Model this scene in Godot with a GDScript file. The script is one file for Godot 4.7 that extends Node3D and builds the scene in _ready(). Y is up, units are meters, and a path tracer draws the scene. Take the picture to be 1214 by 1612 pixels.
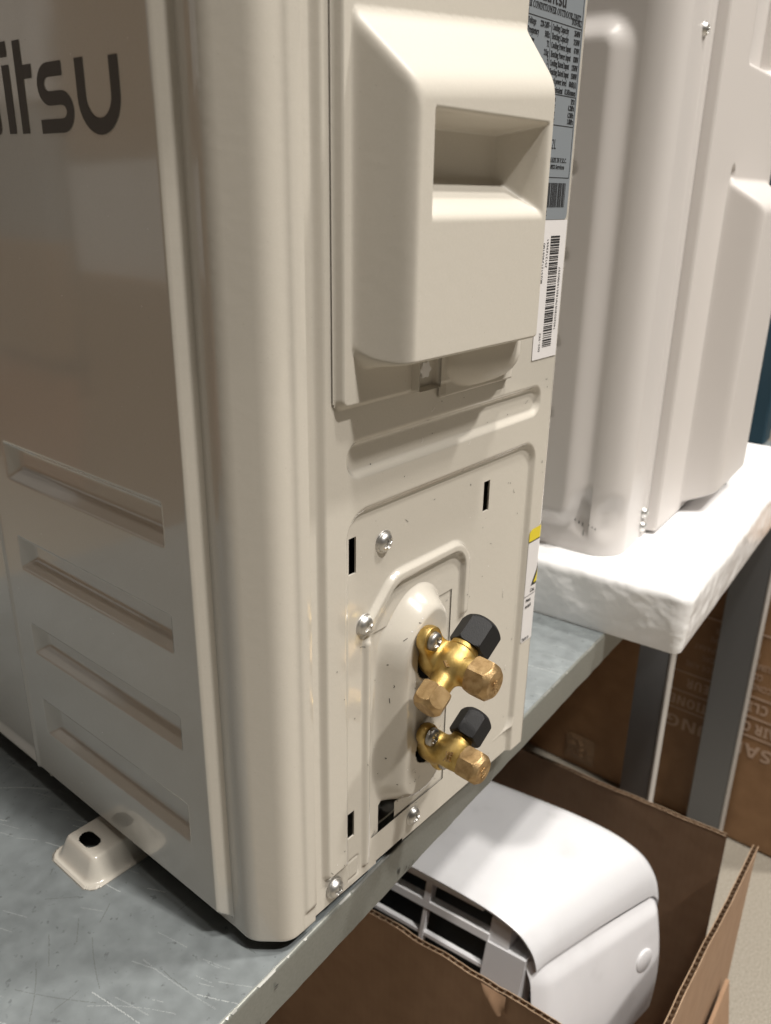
extends Node3D

var M := {}
var FONT_SANS: SystemFont
var FONT_BOLD: SystemFont
var FONT_SERIF: SystemFont
var FONT_MONO: SystemFont
var names := {}
var rng := RandomNumberGenerator.new()

# ---------------------------------------------------------------- nodes
func numbered(called: String) -> String:
	if not names.has(called):
		names[called] = 0
		return called
	names[called] += 1
	return "%s_%03d" % [called, names[called]]

func thing(called: String, label: String, category: String, at := Vector3.ZERO, turn := 0.0, group := "") -> Node3D:
	var o := Node3D.new()
	o.name = numbered(called)
	add_child(o)
	o.position = at
	o.rotation.y = turn
	tag(o, label, category, group)
	return o

func tag(o: Node, label: String, category: String, group := "") -> void:
	o.set_meta("label", label)
	o.set_meta("category", category)
	if group != "":
		o.set_meta("group", group)

func obj(called: String, mesh: Mesh, mat: Material, parent: Node, xf := Transform3D.IDENTITY) -> MeshInstance3D:
	var o := MeshInstance3D.new()
	o.name = called
	o.mesh = mesh
	o.material_override = mat
	o.transform = xf
	parent.add_child(o, true)
	return o

# ---------------------------------------------------------------- shapes
func st_new() -> SurfaceTool:
	var st := SurfaceTool.new()
	st.begin(Mesh.PRIMITIVE_TRIANGLES)
	return st

func quad(st: SurfaceTool, a: Vector3, b: Vector3, c: Vector3, d: Vector3, out: Vector3) -> void:
	# a b c d in order round the face, out = the side it faces
	var n := (c - a).cross(b - a)
	var pts := [a, b, c, a, c, d]
	if n.dot(out) < 0.0:
		pts = [a, c, b, a, d, c]
	for p: Vector3 in pts:
		st.set_smooth_group(-1)
		st.add_vertex(p)

# a box with bevelled edges between two corners
func bevel_box(st: SurfaceTool, lo: Vector3, hi: Vector3, b := 0.001) -> void:
	var c := (lo + hi) * 0.5
	var h := (hi - lo) * 0.5
	b = minf(b, minf(h.x, minf(h.y, h.z)) * 0.9)
	var sgn := [-1.0, 1.0]
	for ax in 3:
		var u := (ax + 1) % 3
		var v := (ax + 2) % 3
		for s: float in sgn:
			var f := []
			for q: Vector2 in [Vector2(-1, -1), Vector2(1, -1), Vector2(1, 1), Vector2(-1, 1)]:
				var p := Vector3.ZERO
				p[ax] = s * h[ax]
				p[u] = q.x * (h[u] - b)
				p[v] = q.y * (h[v] - b)
				f.append(c + p)
			var o := Vector3.ZERO
			o[ax] = s
			quad(st, f[0], f[1], f[2], f[3], o)
	for ax in 3:
		var u := (ax + 1) % 3
		var v := (ax + 2) % 3
		for su: float in sgn:
			for sv: float in sgn:
				var f := []
				for e: Vector2 in [Vector2(-1, 0), Vector2(1, 0), Vector2(1, 1), Vector2(-1, 1)]:
					var p := Vector3.ZERO
					p[ax] = e.x * (h[ax] - b)
					p[u] = su * (h[u] - (b if e.y > 0 else 0.0))
					p[v] = sv * (h[v] - (0.0 if e.y > 0 else b))
					f.append(c + p)
				var o := Vector3.ZERO
				o[u] = su
				o[v] = sv
				quad(st, f[0], f[1], f[2], f[3], o)
	for sx: float in sgn:
		for sy: float in sgn:
			for sz: float in sgn:
				var s := Vector3(sx, sy, sz)
				var p1 := c + Vector3(sx * h.x, sy * (h.y - b), sz * (h.z - b))
				var p2 := c + Vector3(sx * (h.x - b), sy * h.y, sz * (h.z - b))
				var p3 := c + Vector3(sx * (h.x - b), sy * (h.y - b), sz * h.z)
				var n := (p3 - p1).cross(p2 - p1)
				for p: Vector3 in ([p1, p2, p3] if n.dot(s) > 0 else [p1, p3, p2]):
					st.set_smooth_group(-1)
					st.add_vertex(p)

func box_mesh(lo: Vector3, hi: Vector3, b := 0.001) -> ArrayMesh:
	var st := st_new()
	bevel_box(st, lo, hi, b)
	st.generate_normals()
	return st.commit()

func finish(st: SurfaceTool) -> ArrayMesh:
	st.generate_normals()
	return st.commit()

# a surface over a grid of u and v lines; pos(u, v) gives the point; out = a direction it faces
func sheet(us: PackedFloat32Array, vs: PackedFloat32Array, pos: Callable, out: Vector3, hole = null) -> ArrayMesh:
	var nu := us.size()
	var nv := vs.size()
	var P := PackedVector3Array()
	P.resize(nu * nv)
	var T := PackedVector2Array()
	T.resize(nu * nv)
	for j in nv:
		for i in nu:
			P[j * nu + i] = pos.call(us[i], vs[j])
			T[j * nu + i] = Vector2(us[i], vs[j])
	var N := PackedVector3Array()
	N.resize(nu * nv)
	var mid := (nv / 2) * nu + nu / 2
	var flip := 1.0
	for j in nv:
		for i in nu:
			var a := P[j * nu + mini(i + 1, nu - 1)] - P[j * nu + maxi(i - 1, 0)]
			var b := P[mini(j + 1, nv - 1) * nu + i] - P[maxi(j - 1, 0) * nu + i]
			N[j * nu + i] = a.cross(b).normalized()
	var total := Vector3.ZERO
	for n in N:
		total += n
	if total.dot(out) < 0.0:
		flip = -1.0
	for k in N.size():
		N[k] = N[k] * flip
	var I := PackedInt32Array()
	for j in nv - 1:
		for i in nu - 1:
			if hole != null and hole.call((us[i] + us[i + 1]) * 0.5, (vs[j] + vs[j + 1]) * 0.5):
				continue
			var a := j * nu + i
			var b := a + 1
			var c := a + nu + 1
			var d := a + nu
			if flip > 0:
				I.append_array([a, c, b, a, d, c])
			else:
				I.append_array([a, b, c, a, c, d])
	var arr := []
	arr.resize(Mesh.ARRAY_MAX)
	arr[Mesh.ARRAY_VERTEX] = P
	arr[Mesh.ARRAY_NORMAL] = N
	arr[Mesh.ARRAY_TEX_UV] = T
	arr[Mesh.ARRAY_INDEX] = I
	var m := ArrayMesh.new()
	m.add_surface_from_arrays(Mesh.PRIMITIVE_TRIANGLES, arr)
	return m

func lines(a: float, b: float, step: float, extra := []) -> PackedFloat32Array:
	var keep := []
	for e: float in extra:
		if e > a and e < b:
			keep.append(e)
	var all := [a, b]
	all.append_array(keep)
	var n := maxi(1, int(ceil((b - a) / step)))
	for i in range(1, n):
		var x := a + (b - a) * i / n
		var near := false
		for e: float in keep:
			if absf(e - x) < step * 0.45:
				near = true
				break
		if not near:
			all.append(x)
	all.sort()
	return PackedFloat32Array(all)

func lathe(profile: Array, seg := 32) -> ArrayMesh:
	# profile of (radius, height) pairs about +y
	var us := PackedFloat32Array()
	for i in seg + 1:
		us.append(TAU * i / seg)
	var vs := PackedFloat32Array()
	for i in profile.size():
		vs.append(i)
	var f := func(u: float, v: float) -> Vector3:
		var q: Vector2 = profile[int(round(v))]
		return Vector3(q.x * cos(u), q.y, q.x * sin(u))
	var m := sheet_lathe(us, vs, f)
	return m

func sheet_lathe(us: PackedFloat32Array, vs: PackedFloat32Array, f: Callable) -> ArrayMesh:
	var st := st_new()
	for j in vs.size() - 1:
		for i in us.size() - 1:
			var a: Vector3 = f.call(us[i], vs[j])
			var b: Vector3 = f.call(us[i + 1], vs[j])
			var c: Vector3 = f.call(us[i + 1], vs[j + 1])
			var d: Vector3 = f.call(us[i], vs[j + 1])
			for t: Array in [[a, b, c], [a, c, d]]:
				if (t[1] - t[0]).cross(t[2] - t[0]).length() < 1e-13:
					continue
				for p: Vector3 in t:
					st.set_smooth_group(0)
					st.add_vertex(p)
	st.generate_normals()
	return st.commit()

# hexagon nut along +y, its corners cut by a cone at both ends
func hex_mesh(across: float, length: float, end_r: float, cone := 0.6, seg := 72) -> ArrayMesh:
	var st := st_new()
	var ts := [0.0, 0.03, 0.08, 0.2, 0.4, 0.55, 0.60, 0.64, 0.68, 0.72, 0.76, 0.8, 0.84, 0.88, 0.91, 0.94, 0.965, 0.985, 0.995, 1.0]
	var rr := func(th: float, t: float) -> float:
		var a := fmod(th, TAU / 6.0) - TAU / 12.0
		var hexr := across * 0.5 / cos(a)
		var top := 1.0
		if t > cone:
			var w := (t - cone) / (1.0 - cone)
			top = end_r + (across * .58 - end_r) * (1.0 - pow(w, 1.25))
		var low := across * 0.53 + t * length * 1.2
		return minf(hexr, minf(top, low))
	for k in ts.size() - 1:
		for i in seg:
			var t0: float = ts[k]
			var t1: float = ts[k + 1]
			var a0 := TAU * i / seg
			var a1 := TAU * (i + 1) / seg
			var p := []
			for e: Array in [[a0, t0], [a1, t0], [a1, t1], [a0, t1]]:
				var r: float = rr.call(e[0], e[1])
				p.append(Vector3(cos(e[0]) * r, e[1] * length, sin(e[0]) * r))
			var am := (a0 + a1) * 0.5
			quad(st, p[0], p[1], p[2], p[3], Vector3(cos(am), 0.2, sin(am)))
	for t: float in [0.0, 1.0]:
		for i in seg:
			var a0 := TAU * i / seg
			var a1 := TAU * (i + 1) / seg
			var p0 := Vector3(cos(a0), 0, sin(a0)) * float(rr.call(a0, t)) + Vector3(0, t * length, 0)
			var p1 := Vector3(cos(a1), 0, sin(a1)) * float(rr.call(a1, t)) + Vector3(0, t * length, 0)
			var c := Vector3(0, t * length, 0)
			var tri := [c, p0, p1]
			if (tri[2] - tri[0]).cross(tri[1] - tri[0]).y * (1.0 if t > 0.5 else -1.0) < 0.0:
				tri = [c, p1, p0]
			for q: Vector3 in tri:
				st.set_smooth_group(-1)
				st.add_vertex(q)
	st.generate_normals()
	return st.commit()

# places a mesh built about +y so that +y runs along dir
func along(at: Vector3, dir: Vector3, roll := 0.0) -> Transform3D:
	var y := dir.normalized()
	var x := Vector3(0, 1, 0).cross(y)
	if x.length() < 0.01:
		x = Vector3(1, 0, 0)
	x = x.normalized().rotated(y, roll)
	return Transform3D(Basis(x, y, x.cross(y)), at)

# pan head screw with a cross recess, head facing +y
func screw_mesh(r: float, h: float, flange := 1.0) -> ArrayMesh:
	var rs := PackedFloat32Array()
	for i in 30:
		rs.append(i / 29.0)
	var us := PackedFloat32Array()
	for i in 73:
		us.append(TAU * i / 72.0)
	var f := func(u: float, t: float) -> Vector3:
		var q := r * t * flange
		var y := 0.0
		if q < r:
			y = h * pow(maxf(0.0, 1.0 - pow(q / r, 2.6)), 0.55) + 0.0012
		if flange > 1.0:
			y = maxf(y, 0.0012)
		if t > 0.985:
			y = 0.0
		var x := q * cos(u)
		var z := q * sin(u)
		var arm := minf(absf(x), absf(z))
		var far := maxf(absf(x), absf(z))
		var w := r * 0.15
		if arm < w * 1.3 and far < r * 0.62:
			var d := clampf((w * 1.3 - arm) / (w * 0.5), 0.0, 1.0) * clampf((r * 0.62 - far) / (r * 0.22), 0.0, 1.0)
			y -= d * h * 0.62
		return Vector3(x, y, z)
	return sheet(us, rs, f, Vector3(0, 1, 0))

# ---------------------------------------------------------------- fields
func smin(a: float, b: float, k: float) -> float:
	var h := clampf(0.5 + 0.5 * (b - a) / k, 0.0, 1.0)
	return lerpf(b, a, h) - k * h * (1.0 - h)

func smax(a: float, b: float, k: float) -> float:
	return -smin(-a, -b, k)

# signed distance of a rectangle with round corners
func rrect(p: Vector2, c: Vector2, half: Vector2, r: float) -> float:
	var q := (p - c).abs() - half + Vector2(r, r)
	return Vector2(maxf(q.x, 0), maxf(q.y, 0)).length() + minf(maxf(q.x, q.y), 0.0) - r

func sst(a: float, b: float, x: float) -> float:
	var t := clampf((x - a) / (b - a), 0.0, 1.0)
	return t * t * (3.0 - 2.0 * t)

func seg_d(p: Vector3, a: Vector3, b: Vector3) -> Vector2:
	var ab := b - a
	var t := clampf((p - a).dot(ab) / ab.length_squared(), 0.0, 1.0)
	return Vector2((p - a - ab * t).length(), t)

# surface nets over a distance field
func nets(lo: Vector3, hi: Vector3, cell: float, f: Callable) -> ArrayMesh:
	var n := Vector3i(((hi - lo) / cell).ceil()) + Vector3i.ONE
	var F := PackedFloat32Array()
	F.resize(n.x * n.y * n.z)
	var k := 0
	for z in n.z:
		for y in n.y:
			for x in n.x:
				F[k] = f.call(lo + Vector3(x, y, z) * cell)
				k += 1
	var sx := 1
	var sy := n.x
	var sz := n.x * n.y
	var V := PackedVector3Array()
	var ID := {}
	var corners := []
	for c in 8:
		corners.append(Vector3i(c & 1, (c >> 1) & 1, (c >> 2) & 1))
	var edges := []
	for a in 8:
		for b: int in [1, 2, 4]:
			if not (a & b):
				edges.append([a, a | b])
	for z in n.z - 1:
		for y in n.y - 1:
			for x in n.x - 1:
				var base := x + y * sy + z * sz
				var inside := 0
				for c in 8:
					if F[base + (c & 1) + ((c >> 1) & 1) * sy + ((c >> 2) & 1) * sz] < 0.0:
						inside += 1
				if inside == 0 or inside == 8:
					continue
				var s := Vector3.ZERO
				var m := 0
				for e: Array in edges:
					var ca: Vector3i = corners[e[0]]
					var cb: Vector3i = corners[e[1]]
					var fa := F[base + ca.x + ca.y * sy + ca.z * sz]
					var fb := F[base + cb.x + cb.y * sy + cb.z * sz]
					if (fa < 0.0) != (fb < 0.0):
						s += Vector3(ca).lerp(Vector3(cb), fa / (fa - fb))
						m += 1
				ID[base] = V.size()
				V.append(lo + (Vector3(x, y, z) + s / m) * cell)
	var N := PackedVector3Array()
	var e := cell * 0.4
	for p in V:
		N.append(Vector3(f.call(p + Vector3(e, 0, 0)) - f.call(p - Vector3(e, 0, 0)), f.call(p + Vector3(0, e, 0)) - f.call(p - Vector3(0, e, 0)), f.call(p + Vector3(0, 0, e)) - f.call(p - Vector3(0, 0, e))).normalized())
	var I := PackedInt32Array()
	for z in range(1, n.z - 1):
		for y in range(1, n.y - 1):
			for x in range(1, n.x - 1):
				var base := x + y * sy + z * sz
				for ax in 3:
					var d: int = [sx, sy, sz][ax]
					var u: int = [sy, sz, sx][ax]
					var v: int = [sz, sx, sy][ax]
					if (F[base] < 0.0) != (F[base + d] < 0.0):
						var q := [ID.get(base - u - v, -1), ID.get(base - v, -1), ID.get(base, -1), ID.get(base - u, -1)]
						if q.has(-1):
							continue
						var g := (V[q[2]] - V[q[0]]).cross(V[q[1]] - V[q[0]])
						if g.dot(N[q[0]]) > 0.0:
							I.append_array([q[0], q[1], q[2], q[0], q[2], q[3]])
						else:
							I.append_array([q[0], q[2], q[1], q[0], q[3], q[2]])
	var arr := []
	arr.resize(Mesh.ARRAY_MAX)
	arr[Mesh.ARRAY_VERTEX] = V
	arr[Mesh.ARRAY_NORMAL] = N
	arr[Mesh.ARRAY_INDEX] = I
	var mm := ArrayMesh.new()
	mm.add_surface_from_arrays(Mesh.PRIMITIVE_TRIANGLES, arr)
	return mm

# ---------------------------------------------------------------- lettering
func letters(st: SurfaceTool, s: String, at: Vector3, xd: Vector3, yd: Vector3, height: float, wide := 1.0, font: Font = null, align := 0, thick := 0.00012) -> void:
	var t := TextMesh.new()
	t.text = s
	t.font = font if font else FONT_SANS
	t.font_size = 32
	t.pixel_size = 0.01
	t.curve_step = 2.0
	t.depth = 0.1
	t.horizontal_alignment = [HORIZONTAL_ALIGNMENT_LEFT, HORIZONTAL_ALIGNMENT_CENTER, HORIZONTAL_ALIGNMENT_RIGHT][align]
	t.vertical_alignment = VERTICAL_ALIGNMENT_CENTER
	var k := height / 0.23
	var b := Basis(xd.normalized() * k * wide, yd.normalized() * k, xd.cross(yd).normalized() * thick * 10.0)
	var arr := t.get_mesh_arrays()
	if arr.is_empty() or arr[Mesh.ARRAY_VERTEX] == null:
		return
	var V: PackedVector3Array = arr[Mesh.ARRAY_VERTEX]
	var idx: PackedInt32Array = arr[Mesh.ARRAY_INDEX] if arr[Mesh.ARRAY_INDEX] != null else PackedInt32Array(range(V.size()))
	var lo := INF
	var hi := -INF
	for v in V:
		lo = minf(lo, v.x)
		hi = maxf(hi, v.x)
	var shift := -lo if align == 0 else (-hi if align == 2 else -(lo + hi) * 0.5)
	for i in idx:
		st.set_smooth_group(-1)
		st.add_vertex(at + b * (V[i] + Vector3(shift, 0, 0)))

func plate(st: SurfaceTool, at: Vector3, xd: Vector3, yd: Vector3, w: float, h: float, t := 0.00012) -> void:
	# a thin printed bar, at = centre
	var n := xd.cross(yd).normalized()
	var x := xd.normalized() * w * 0.5
	var y := yd.normalized() * h * 0.5
	var a := at - x - y
	var b := at + x - y
	var c := at + x + y
	var d := at - x + y
	quad(st, a + n * t, b + n * t, c + n * t, d + n * t, n)
	quad(st, a, b, b + n * t, a + n * t, -y)
	quad(st, d, c, c + n * t, d + n * t, y)
	quad(st, a, d, d + n * t, a + n * t, -x)
	quad(st, b, c, c + n * t, b + n * t, x)

# rounded thin plate in the plane of xd and yd
func round_plate(c: Vector3, xd: Vector3, yd: Vector3, w: float, h: float, r: float, t: float) -> ArrayMesh:
	var n := xd.cross(yd).normalized()
	var pts := []
	for q in 4:
		var cc := Vector2([1, -1, -1, 1][q] * (w / 2 - r), [1, 1, -1, -1][q] * (h / 2 - r))
		for i in 7:
			var a := PI / 2 * (q + i / 6.0)
			pts.append(cc + Vector2(cos(a), sin(a)) * r)
	var st := st_new()
	for i in pts.size():
		var p: Vector2 = pts[i]
		var q: Vector2 = pts[(i + 1) % pts.size()]
		var a := c + xd * p.x + yd * p.y
		var b := c + xd * q.x + yd * q.y
		for tri: Array in [[c + n * t, a + n * t, b + n * t]]:
			if (tri[2] - tri[0]).cross(tri[1] - tri[0]).dot(n) < 0:
				tri = [tri[0], tri[2], tri[1]]
			for v: Vector3 in tri:
				st.set_smooth_group(-1)
				st.add_vertex(v)
		quad(st, a, b, b + n * t, a + n * t, (a + b) * 0.5 - c)
	return finish(st)

# a stroke of given width along a flat line of points, as a thin raised print on z = z0
func stroke(pts: PackedVector2Array, w: float, z0: float, t: float) -> ArrayMesh:
	var st := st_new()
	# offset in units of a hundredth of a millimetre, where the clipper is exact enough
	var big := PackedVector2Array()
	for p in pts:
		big.append(p * 100000.0)
	for poly in Geometry2D.offset_polyline(big, w * 50000.0, Geometry2D.JOIN_ROUND, Geometry2D.END_BUTT):
		var small := PackedVector2Array()
		for p in poly:
			small.append(p / 100000.0)
		add_poly(st, small, z0, t, Geometry2D.triangulate_polygon(poly))
	return finish(st)

func add_poly(st: SurfaceTool, poly: PackedVector2Array, z0: float, t: float, given := PackedInt32Array()) -> void:
	var tri := given if given.size() > 0 else Geometry2D.triangulate_polygon(poly)
	for k in range(0, tri.size(), 3):
		var a := poly[tri[k]]
		var b := poly[tri[k + 1]]
		var c := poly[tri[k + 2]]
		var v := [Vector3(a.x, a.y, z0 + t), Vector3(b.x, b.y, z0 + t), Vector3(c.x, c.y, z0 + t)]
		if (v[2] - v[0]).cross(v[1] - v[0]).z < 0:
			v = [v[0], v[2], v[1]]
		for p: Vector3 in v:
			st.set_smooth_group(-1)
			st.add_vertex(p)

# ---------------------------------------------------------------- materials
func noise_bytes(size: int, freq: float, oct: int, seed_: int, kind := FastNoiseLite.TYPE_SIMPLEX_SMOOTH) -> PackedByteArray:
	var n := FastNoiseLite.new()
	n.noise_type = kind
	n.frequency = freq
	n.seed = seed_
	n.fractal_octaves = oct
	if oct < 2:
		n.fractal_type = FastNoiseLite.FRACTAL_NONE
	var img := n.get_seamless_image(size, size)
	img.convert(Image.FORMAT_L8)
	return img.get_data()

func ramp_tex(size: int, b: PackedByteArray, stops: Array) -> ImageTexture:
	# stops: [value 0..1, sRGB colour] pairs
	var lut := PackedByteArray()
	for i in 256:
		var v := i / 255.0
		var c: Color = stops[0][1]
		for k in stops.size() - 1:
			if v >= stops[k][0]:
				var t := clampf((v - float(stops[k][0])) / maxf(0.0001, float(stops[k + 1][0]) - float(stops[k][0])), 0.0, 1.0)
				c = (stops[k][1] as Color).lerp(stops[k + 1][1], t)
		lut.append_array([int(c.r * 255), int(c.g * 255), int(c.b * 255)])
	var out := PackedByteArray()
	out.resize(size * size * 3)
	for i in size * size:
		var v := b[i] * 3
		out[i * 3] = lut[v]
		out[i * 3 + 1] = lut[v + 1]
		out[i * 3 + 2] = lut[v + 2]
	return ImageTexture.create_from_image(Image.create_from_data(size, size, false, Image.FORMAT_RGB8, out))

func bump_tex(size: int, b: PackedByteArray, strength: float) -> ImageTexture:
	var img := Image.create_from_data(size, size, false, Image.FORMAT_L8, b)
	img.convert(Image.FORMAT_RGBA8)
	img.bump_map_to_normal_map(strength)
	return ImageTexture.create_from_image(img)

func std(c: Color, rough: float, metal := 0.0) -> StandardMaterial3D:
	var m := StandardMaterial3D.new()
	m.albedo_color = c
	m.roughness = rough
	m.metallic = metal
	return m

func lin(r: float, g: float, b: float) -> Color:
	return Color(r, g, b).linear_to_srgb()

func tri(m: StandardMaterial3D, per_metre: float) -> StandardMaterial3D:
	m.uv1_triplanar = true
	m.uv1_world_triplanar = true
	m.uv1_scale = Vector3.ONE * per_metre
	return m

func make_materials() -> void:
	# beige powder paint: faint orange peel, a few dust specks and worn spots
	var peel := noise_bytes(512, 0.045, 2, 3)
	var dust := noise_bytes(1024, 0.11, 1, 11)
	var soft := noise_bytes(512, 0.012, 4, 5)
	var p := std(Color.WHITE, 0.24)
	p.albedo_texture = ramp_tex(1024, dust, [[0.0, lin(.2, .17, .13)], [0.012, lin(.3, .27, .22)], [0.02, lin(.56, .525, .462)], [0.9, lin(.575, .54, .478)], [1.0, lin(.6, .56, .5)]])
	p.normal_enabled = true
	p.normal_texture = bump_tex(512, peel, 1.1)
	p.normal_scale = 0.16
	p.roughness_texture = ramp_tex(512, soft, [[0.0, Color(.8, .8, .8)], [1.0, Color(1, 1, 1)]])
	p.clearcoat_enabled = true
	p.clearcoat = 1.0
	p.clearcoat_roughness = 0.06
	M.paint = tri(p, 6.0)
	var q := std(Color.WHITE, 0.5)
	q.albedo_texture = p.albedo_texture
	q.normal_enabled = true
	q.normal_texture = p.normal_texture
	q.normal_scale = 0.12
	M.plastic = tri(q, 5.0)
	var w := std(lin(.6, .57, .55), 0.3)
	w.normal_enabled = true
	w.normal_texture = p.normal_texture
	w.normal_scale = 0.1
	M.paint_far = tri(w, 5.0)
	M.plastic_far = std(lin(.6, .565, .54), 0.5)
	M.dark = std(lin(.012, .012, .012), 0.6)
	M.logo = std(lin(.05, .046, .04), 0.35)
	M.ink = std(lin(.02, .02, .022), 0.6)
	M.grey_label = std(lin(.3, .33, .36), 0.32, 0.25)
	M.white_label = std(lin(.72, .7, .7), 0.4)
	M.yellow = std(lin(.72, .58, .02), 0.4)
	M.cap = std(lin(.010, .010, .011), 0.5)
	M.cap.metallic_specular = 0.35
	var grain := noise_bytes(512, 0.14, 2, 21)
	M.cap.normal_enabled = true
	M.cap.normal_texture = bump_tex(512, grain, 2.0)
	M.cap.normal_scale = 0.25
	tri(M.cap, 14.0)
	var br := std(Color.WHITE, 0.48, 1.0)
	br.albedo_texture = ramp_tex(512, soft, [[0.2, lin(.46, .3, .09)], [0.5, lin(.58, .41, .14)], [0.8, lin(.66, .49, .2)]])
	br.normal_enabled = true
	br.normal_texture = bump_tex(512, grain, 2.0)
	br.normal_scale = 0.35
	M.brass = tri(br, 16.0)
	var bn := std(Color.WHITE, 0.5, 1.0)
	bn.albedo_texture = ramp_tex(512, soft, [[0.2, lin(.36, .235, .11)], [0.5, lin(.5, .345, .175)], [0.8, lin(.58, .42, .23)]])
	bn.normal_enabled = true
	bn.normal_texture = br.normal_texture
	bn.normal_scale = 0.9
	M.brass_nut = tri(bn, 20.0)
	M.steel = std(lin(.62, .61, .59), 0.42, 1.0)
	M.steel_dull = std(lin(.4, .385, .36), 0.42, 1.0)
	M.white_plastic = std(lin(.74, .73, .73), 0.34)
	M.ac_white = std(Color.WHITE, 0.3)
	var smear := noise_bytes(512, 0.012, 5, 71)
	M.ac_white.albedo_texture = ramp_tex(512, smear, [[0.0, lin(.55, .55, .56)], [0.3, lin(.65, .65, .67)], [1.0, lin(.69, .69, .71)]])
	tri(M.ac_white, 2.0)
	M.grille = std(lin(.78, .78, .8), 0.4)
	M.fins = std(lin(.012, .02, .024), 0.35, 0.3)
	# foam: fine beads
	var f := std(lin(.93, .93, .94), 0.42)
	var bead := noise_bytes(512, 0.04, 1, 31, FastNoiseLite.TYPE_CELLULAR)
	f.normal_enabled = true
	f.normal_texture = bump_tex(512, bead, 2.0)
	f.normal_scale = 0.25
	f.clearcoat_enabled = true
	f.clearcoat = 0.6
	f.clearcoat_roughness = 0.15
	M.foam = tri(f, 9.0)
	# cardboard
	var cb := noise_bytes(512, 0.02, 5, 41)
	var fl_b := PackedByteArray()
	fl_b.resize(512 * 512)
	for i in 512 * 512:
		fl_b[i] = clampi(int(cb[i] * .55 + 58 + 9.0 * sin((i % 512) / 512.0 * TAU * 44.0)), 0, 255)
	var c := std(Color.WHITE, 0.8)
	c.albedo_texture = ramp_tex(512, fl_b, [[0.1, lin(.26, .155, .09)], [0.5, lin(.30, .185, .11)], [0.9, lin(.34, .215, .13)]])
	c.normal_enabled = true
	c.normal_texture = bump_tex(512, fl_b, 1.5)
	c.normal_scale = 0.3
	M.cardboard = tri(c, 3.0)
	var e := std(Color.WHITE, 0.85)
	e.albedo_texture = ramp_tex(512, cb, [[0.1, lin(.3, .2, .125)], [0.9, lin(.42, .3, .2)]])
	M.flute = tri(e, 8.0)
	var c2 := std(Color.WHITE, 0.55)
	c2.albedo_texture = ramp_tex(512, cb, [[0.1, lin(.25, .135, .062)], [0.9, lin(.31, .175, .085)]])
	M.carton = tri(c2, 2.0)
	M.carton_print = std(lin(.5, .36, .27), 0.6)
	M.tape = std(lin(.3, .19, .11), 0.1)
	# concrete floor
	var sp := noise_bytes(1024, 0.12, 3, 51)
	var fl := std(Color.WHITE, 0.5)
	fl.albedo_texture = ramp_tex(1024, sp, [[0.1, lin(.17, .15, .12)], [0.4, lin(.28, .25, .205)], [0.7, lin(.33, .3, .25)], [0.95, lin(.45, .42, .37)]])
	M.concrete = tri(fl, 2.5)
	M.post = std(lin(.17, .175, .18), 0.42, 0.3)
	M.post_edge = std(lin(.5, .48, .45), 0.4)
	M.teal = std(lin(.012, .045, .07), 0.5)
	M.orange = std(lin(.36, .15, .06), 0.6)
	M.shelf_top = shelf_material()
	var lp := std(Color.WHITE, 0.4, 0.3)
	lp.albedo_texture = ramp_tex(1024, dust, [[0.0, lin(.1, .1, .09)], [0.03, lin(.15, .155, .14)], [0.06, lin(.19, .195, .175)], [1.0, lin(.215, .22, .2)]])
	M.shelf_lip = tri(lp, 3.0)
	M.mark = std(lin(.06, .06, .055), 0.7)
	M.scuff = std(lin(.03, .03, .03), 0.7)
	M.bare = std(lin(.36, .36, .34), 0.4, 0.7)

# galvanised sheet: mottled zinc, rubbed patches, long and short scratches
func shelf_material() -> StandardMaterial3D:
	var S := 1024
	var a := noise_bytes(S, 0.006, 5, 61)
	var b := noise_bytes(S, 0.03, 4, 62)
	var d := noise_bytes(S, 0.05, 5, 63)
	var sp := noise_bytes(S, 0.022, 1, 64, FastNoiseLite.TYPE_CELLULAR)
	var img := Image.create(S, S, false, Image.FORMAT_RGB8)
	var rough := Image.create(S, S, false, Image.FORMAT_RGB8)
	for y in S:
		for x in S:
			var i := y * S + x
			var v := 0.285 + (a[i] - 128) / 128.0 * 0.028 + (b[i] - 128) / 128.0 * 0.022 + (sp[i] - 128) / 128.0 * 0.028
			var dirt := clampf((d[i] / 255.0 - 0.75) * 9.0, 0.0, 1.0) * clampf((a[(i * 7 + 1311) % (S * S)] / 255.0 - 0.35) * 4.0, 0.0, 1.0)
			v = lerpf(v, 0.13, dirt * 0.8)
			img.set_pixel(x, y, lin(v * 0.91, v * 1.0, v * 1.03))
			var r := 0.40 + (b[i] - 128) / 128.0 * 0.12 + dirt * 0.3
			rough.set_pixel(x, y, Color(r, r, r))
	var g := RandomNumberGenerator.new()
	g.seed = 77
	for k in 420:
		var p := Vector2(g.randf() * S, g.randf() * S)
		var ang := 2.75 + g.randfn(0.0, 0.12) if k % 3 else g.randf() * TAU
		var bend := g.randfn(0.0, 0.0012)
		var n := int(g.randf_range(12, 60)) if k % 4 else int(g.randf_range(30, 130))
		var light := k % 3 != 0
		var dark_c := lin(.12, .125, .12)
		for s in n:
			ang += bend
			p += Vector2(cos(ang), sin(ang))
			var x := posmod(int(p.x), S)
			var y := posmod(int(p.y), S)
			if g.randf() < 0.12:
				continue
			if light:
				img.set_pixel(x, y, img.get_pixel(x, y).lerp(lin(.75, .78, .78), 0.4 if k % 5 else 0.75))
				rough.set_pixel(x, y, Color(.25, .25, .25))
			else:
				img.set_pixel(x, y, img.get_pixel(x, y).lerp(dark_c, 0.5))
	var m := std(Color.WHITE, 1.0, 0.35)
	m.albedo_texture = ImageTexture.create_from_image(img)
	m.roughness_texture = ImageTexture.create_from_image(rough)
	return tri(m, 2.2)

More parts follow.
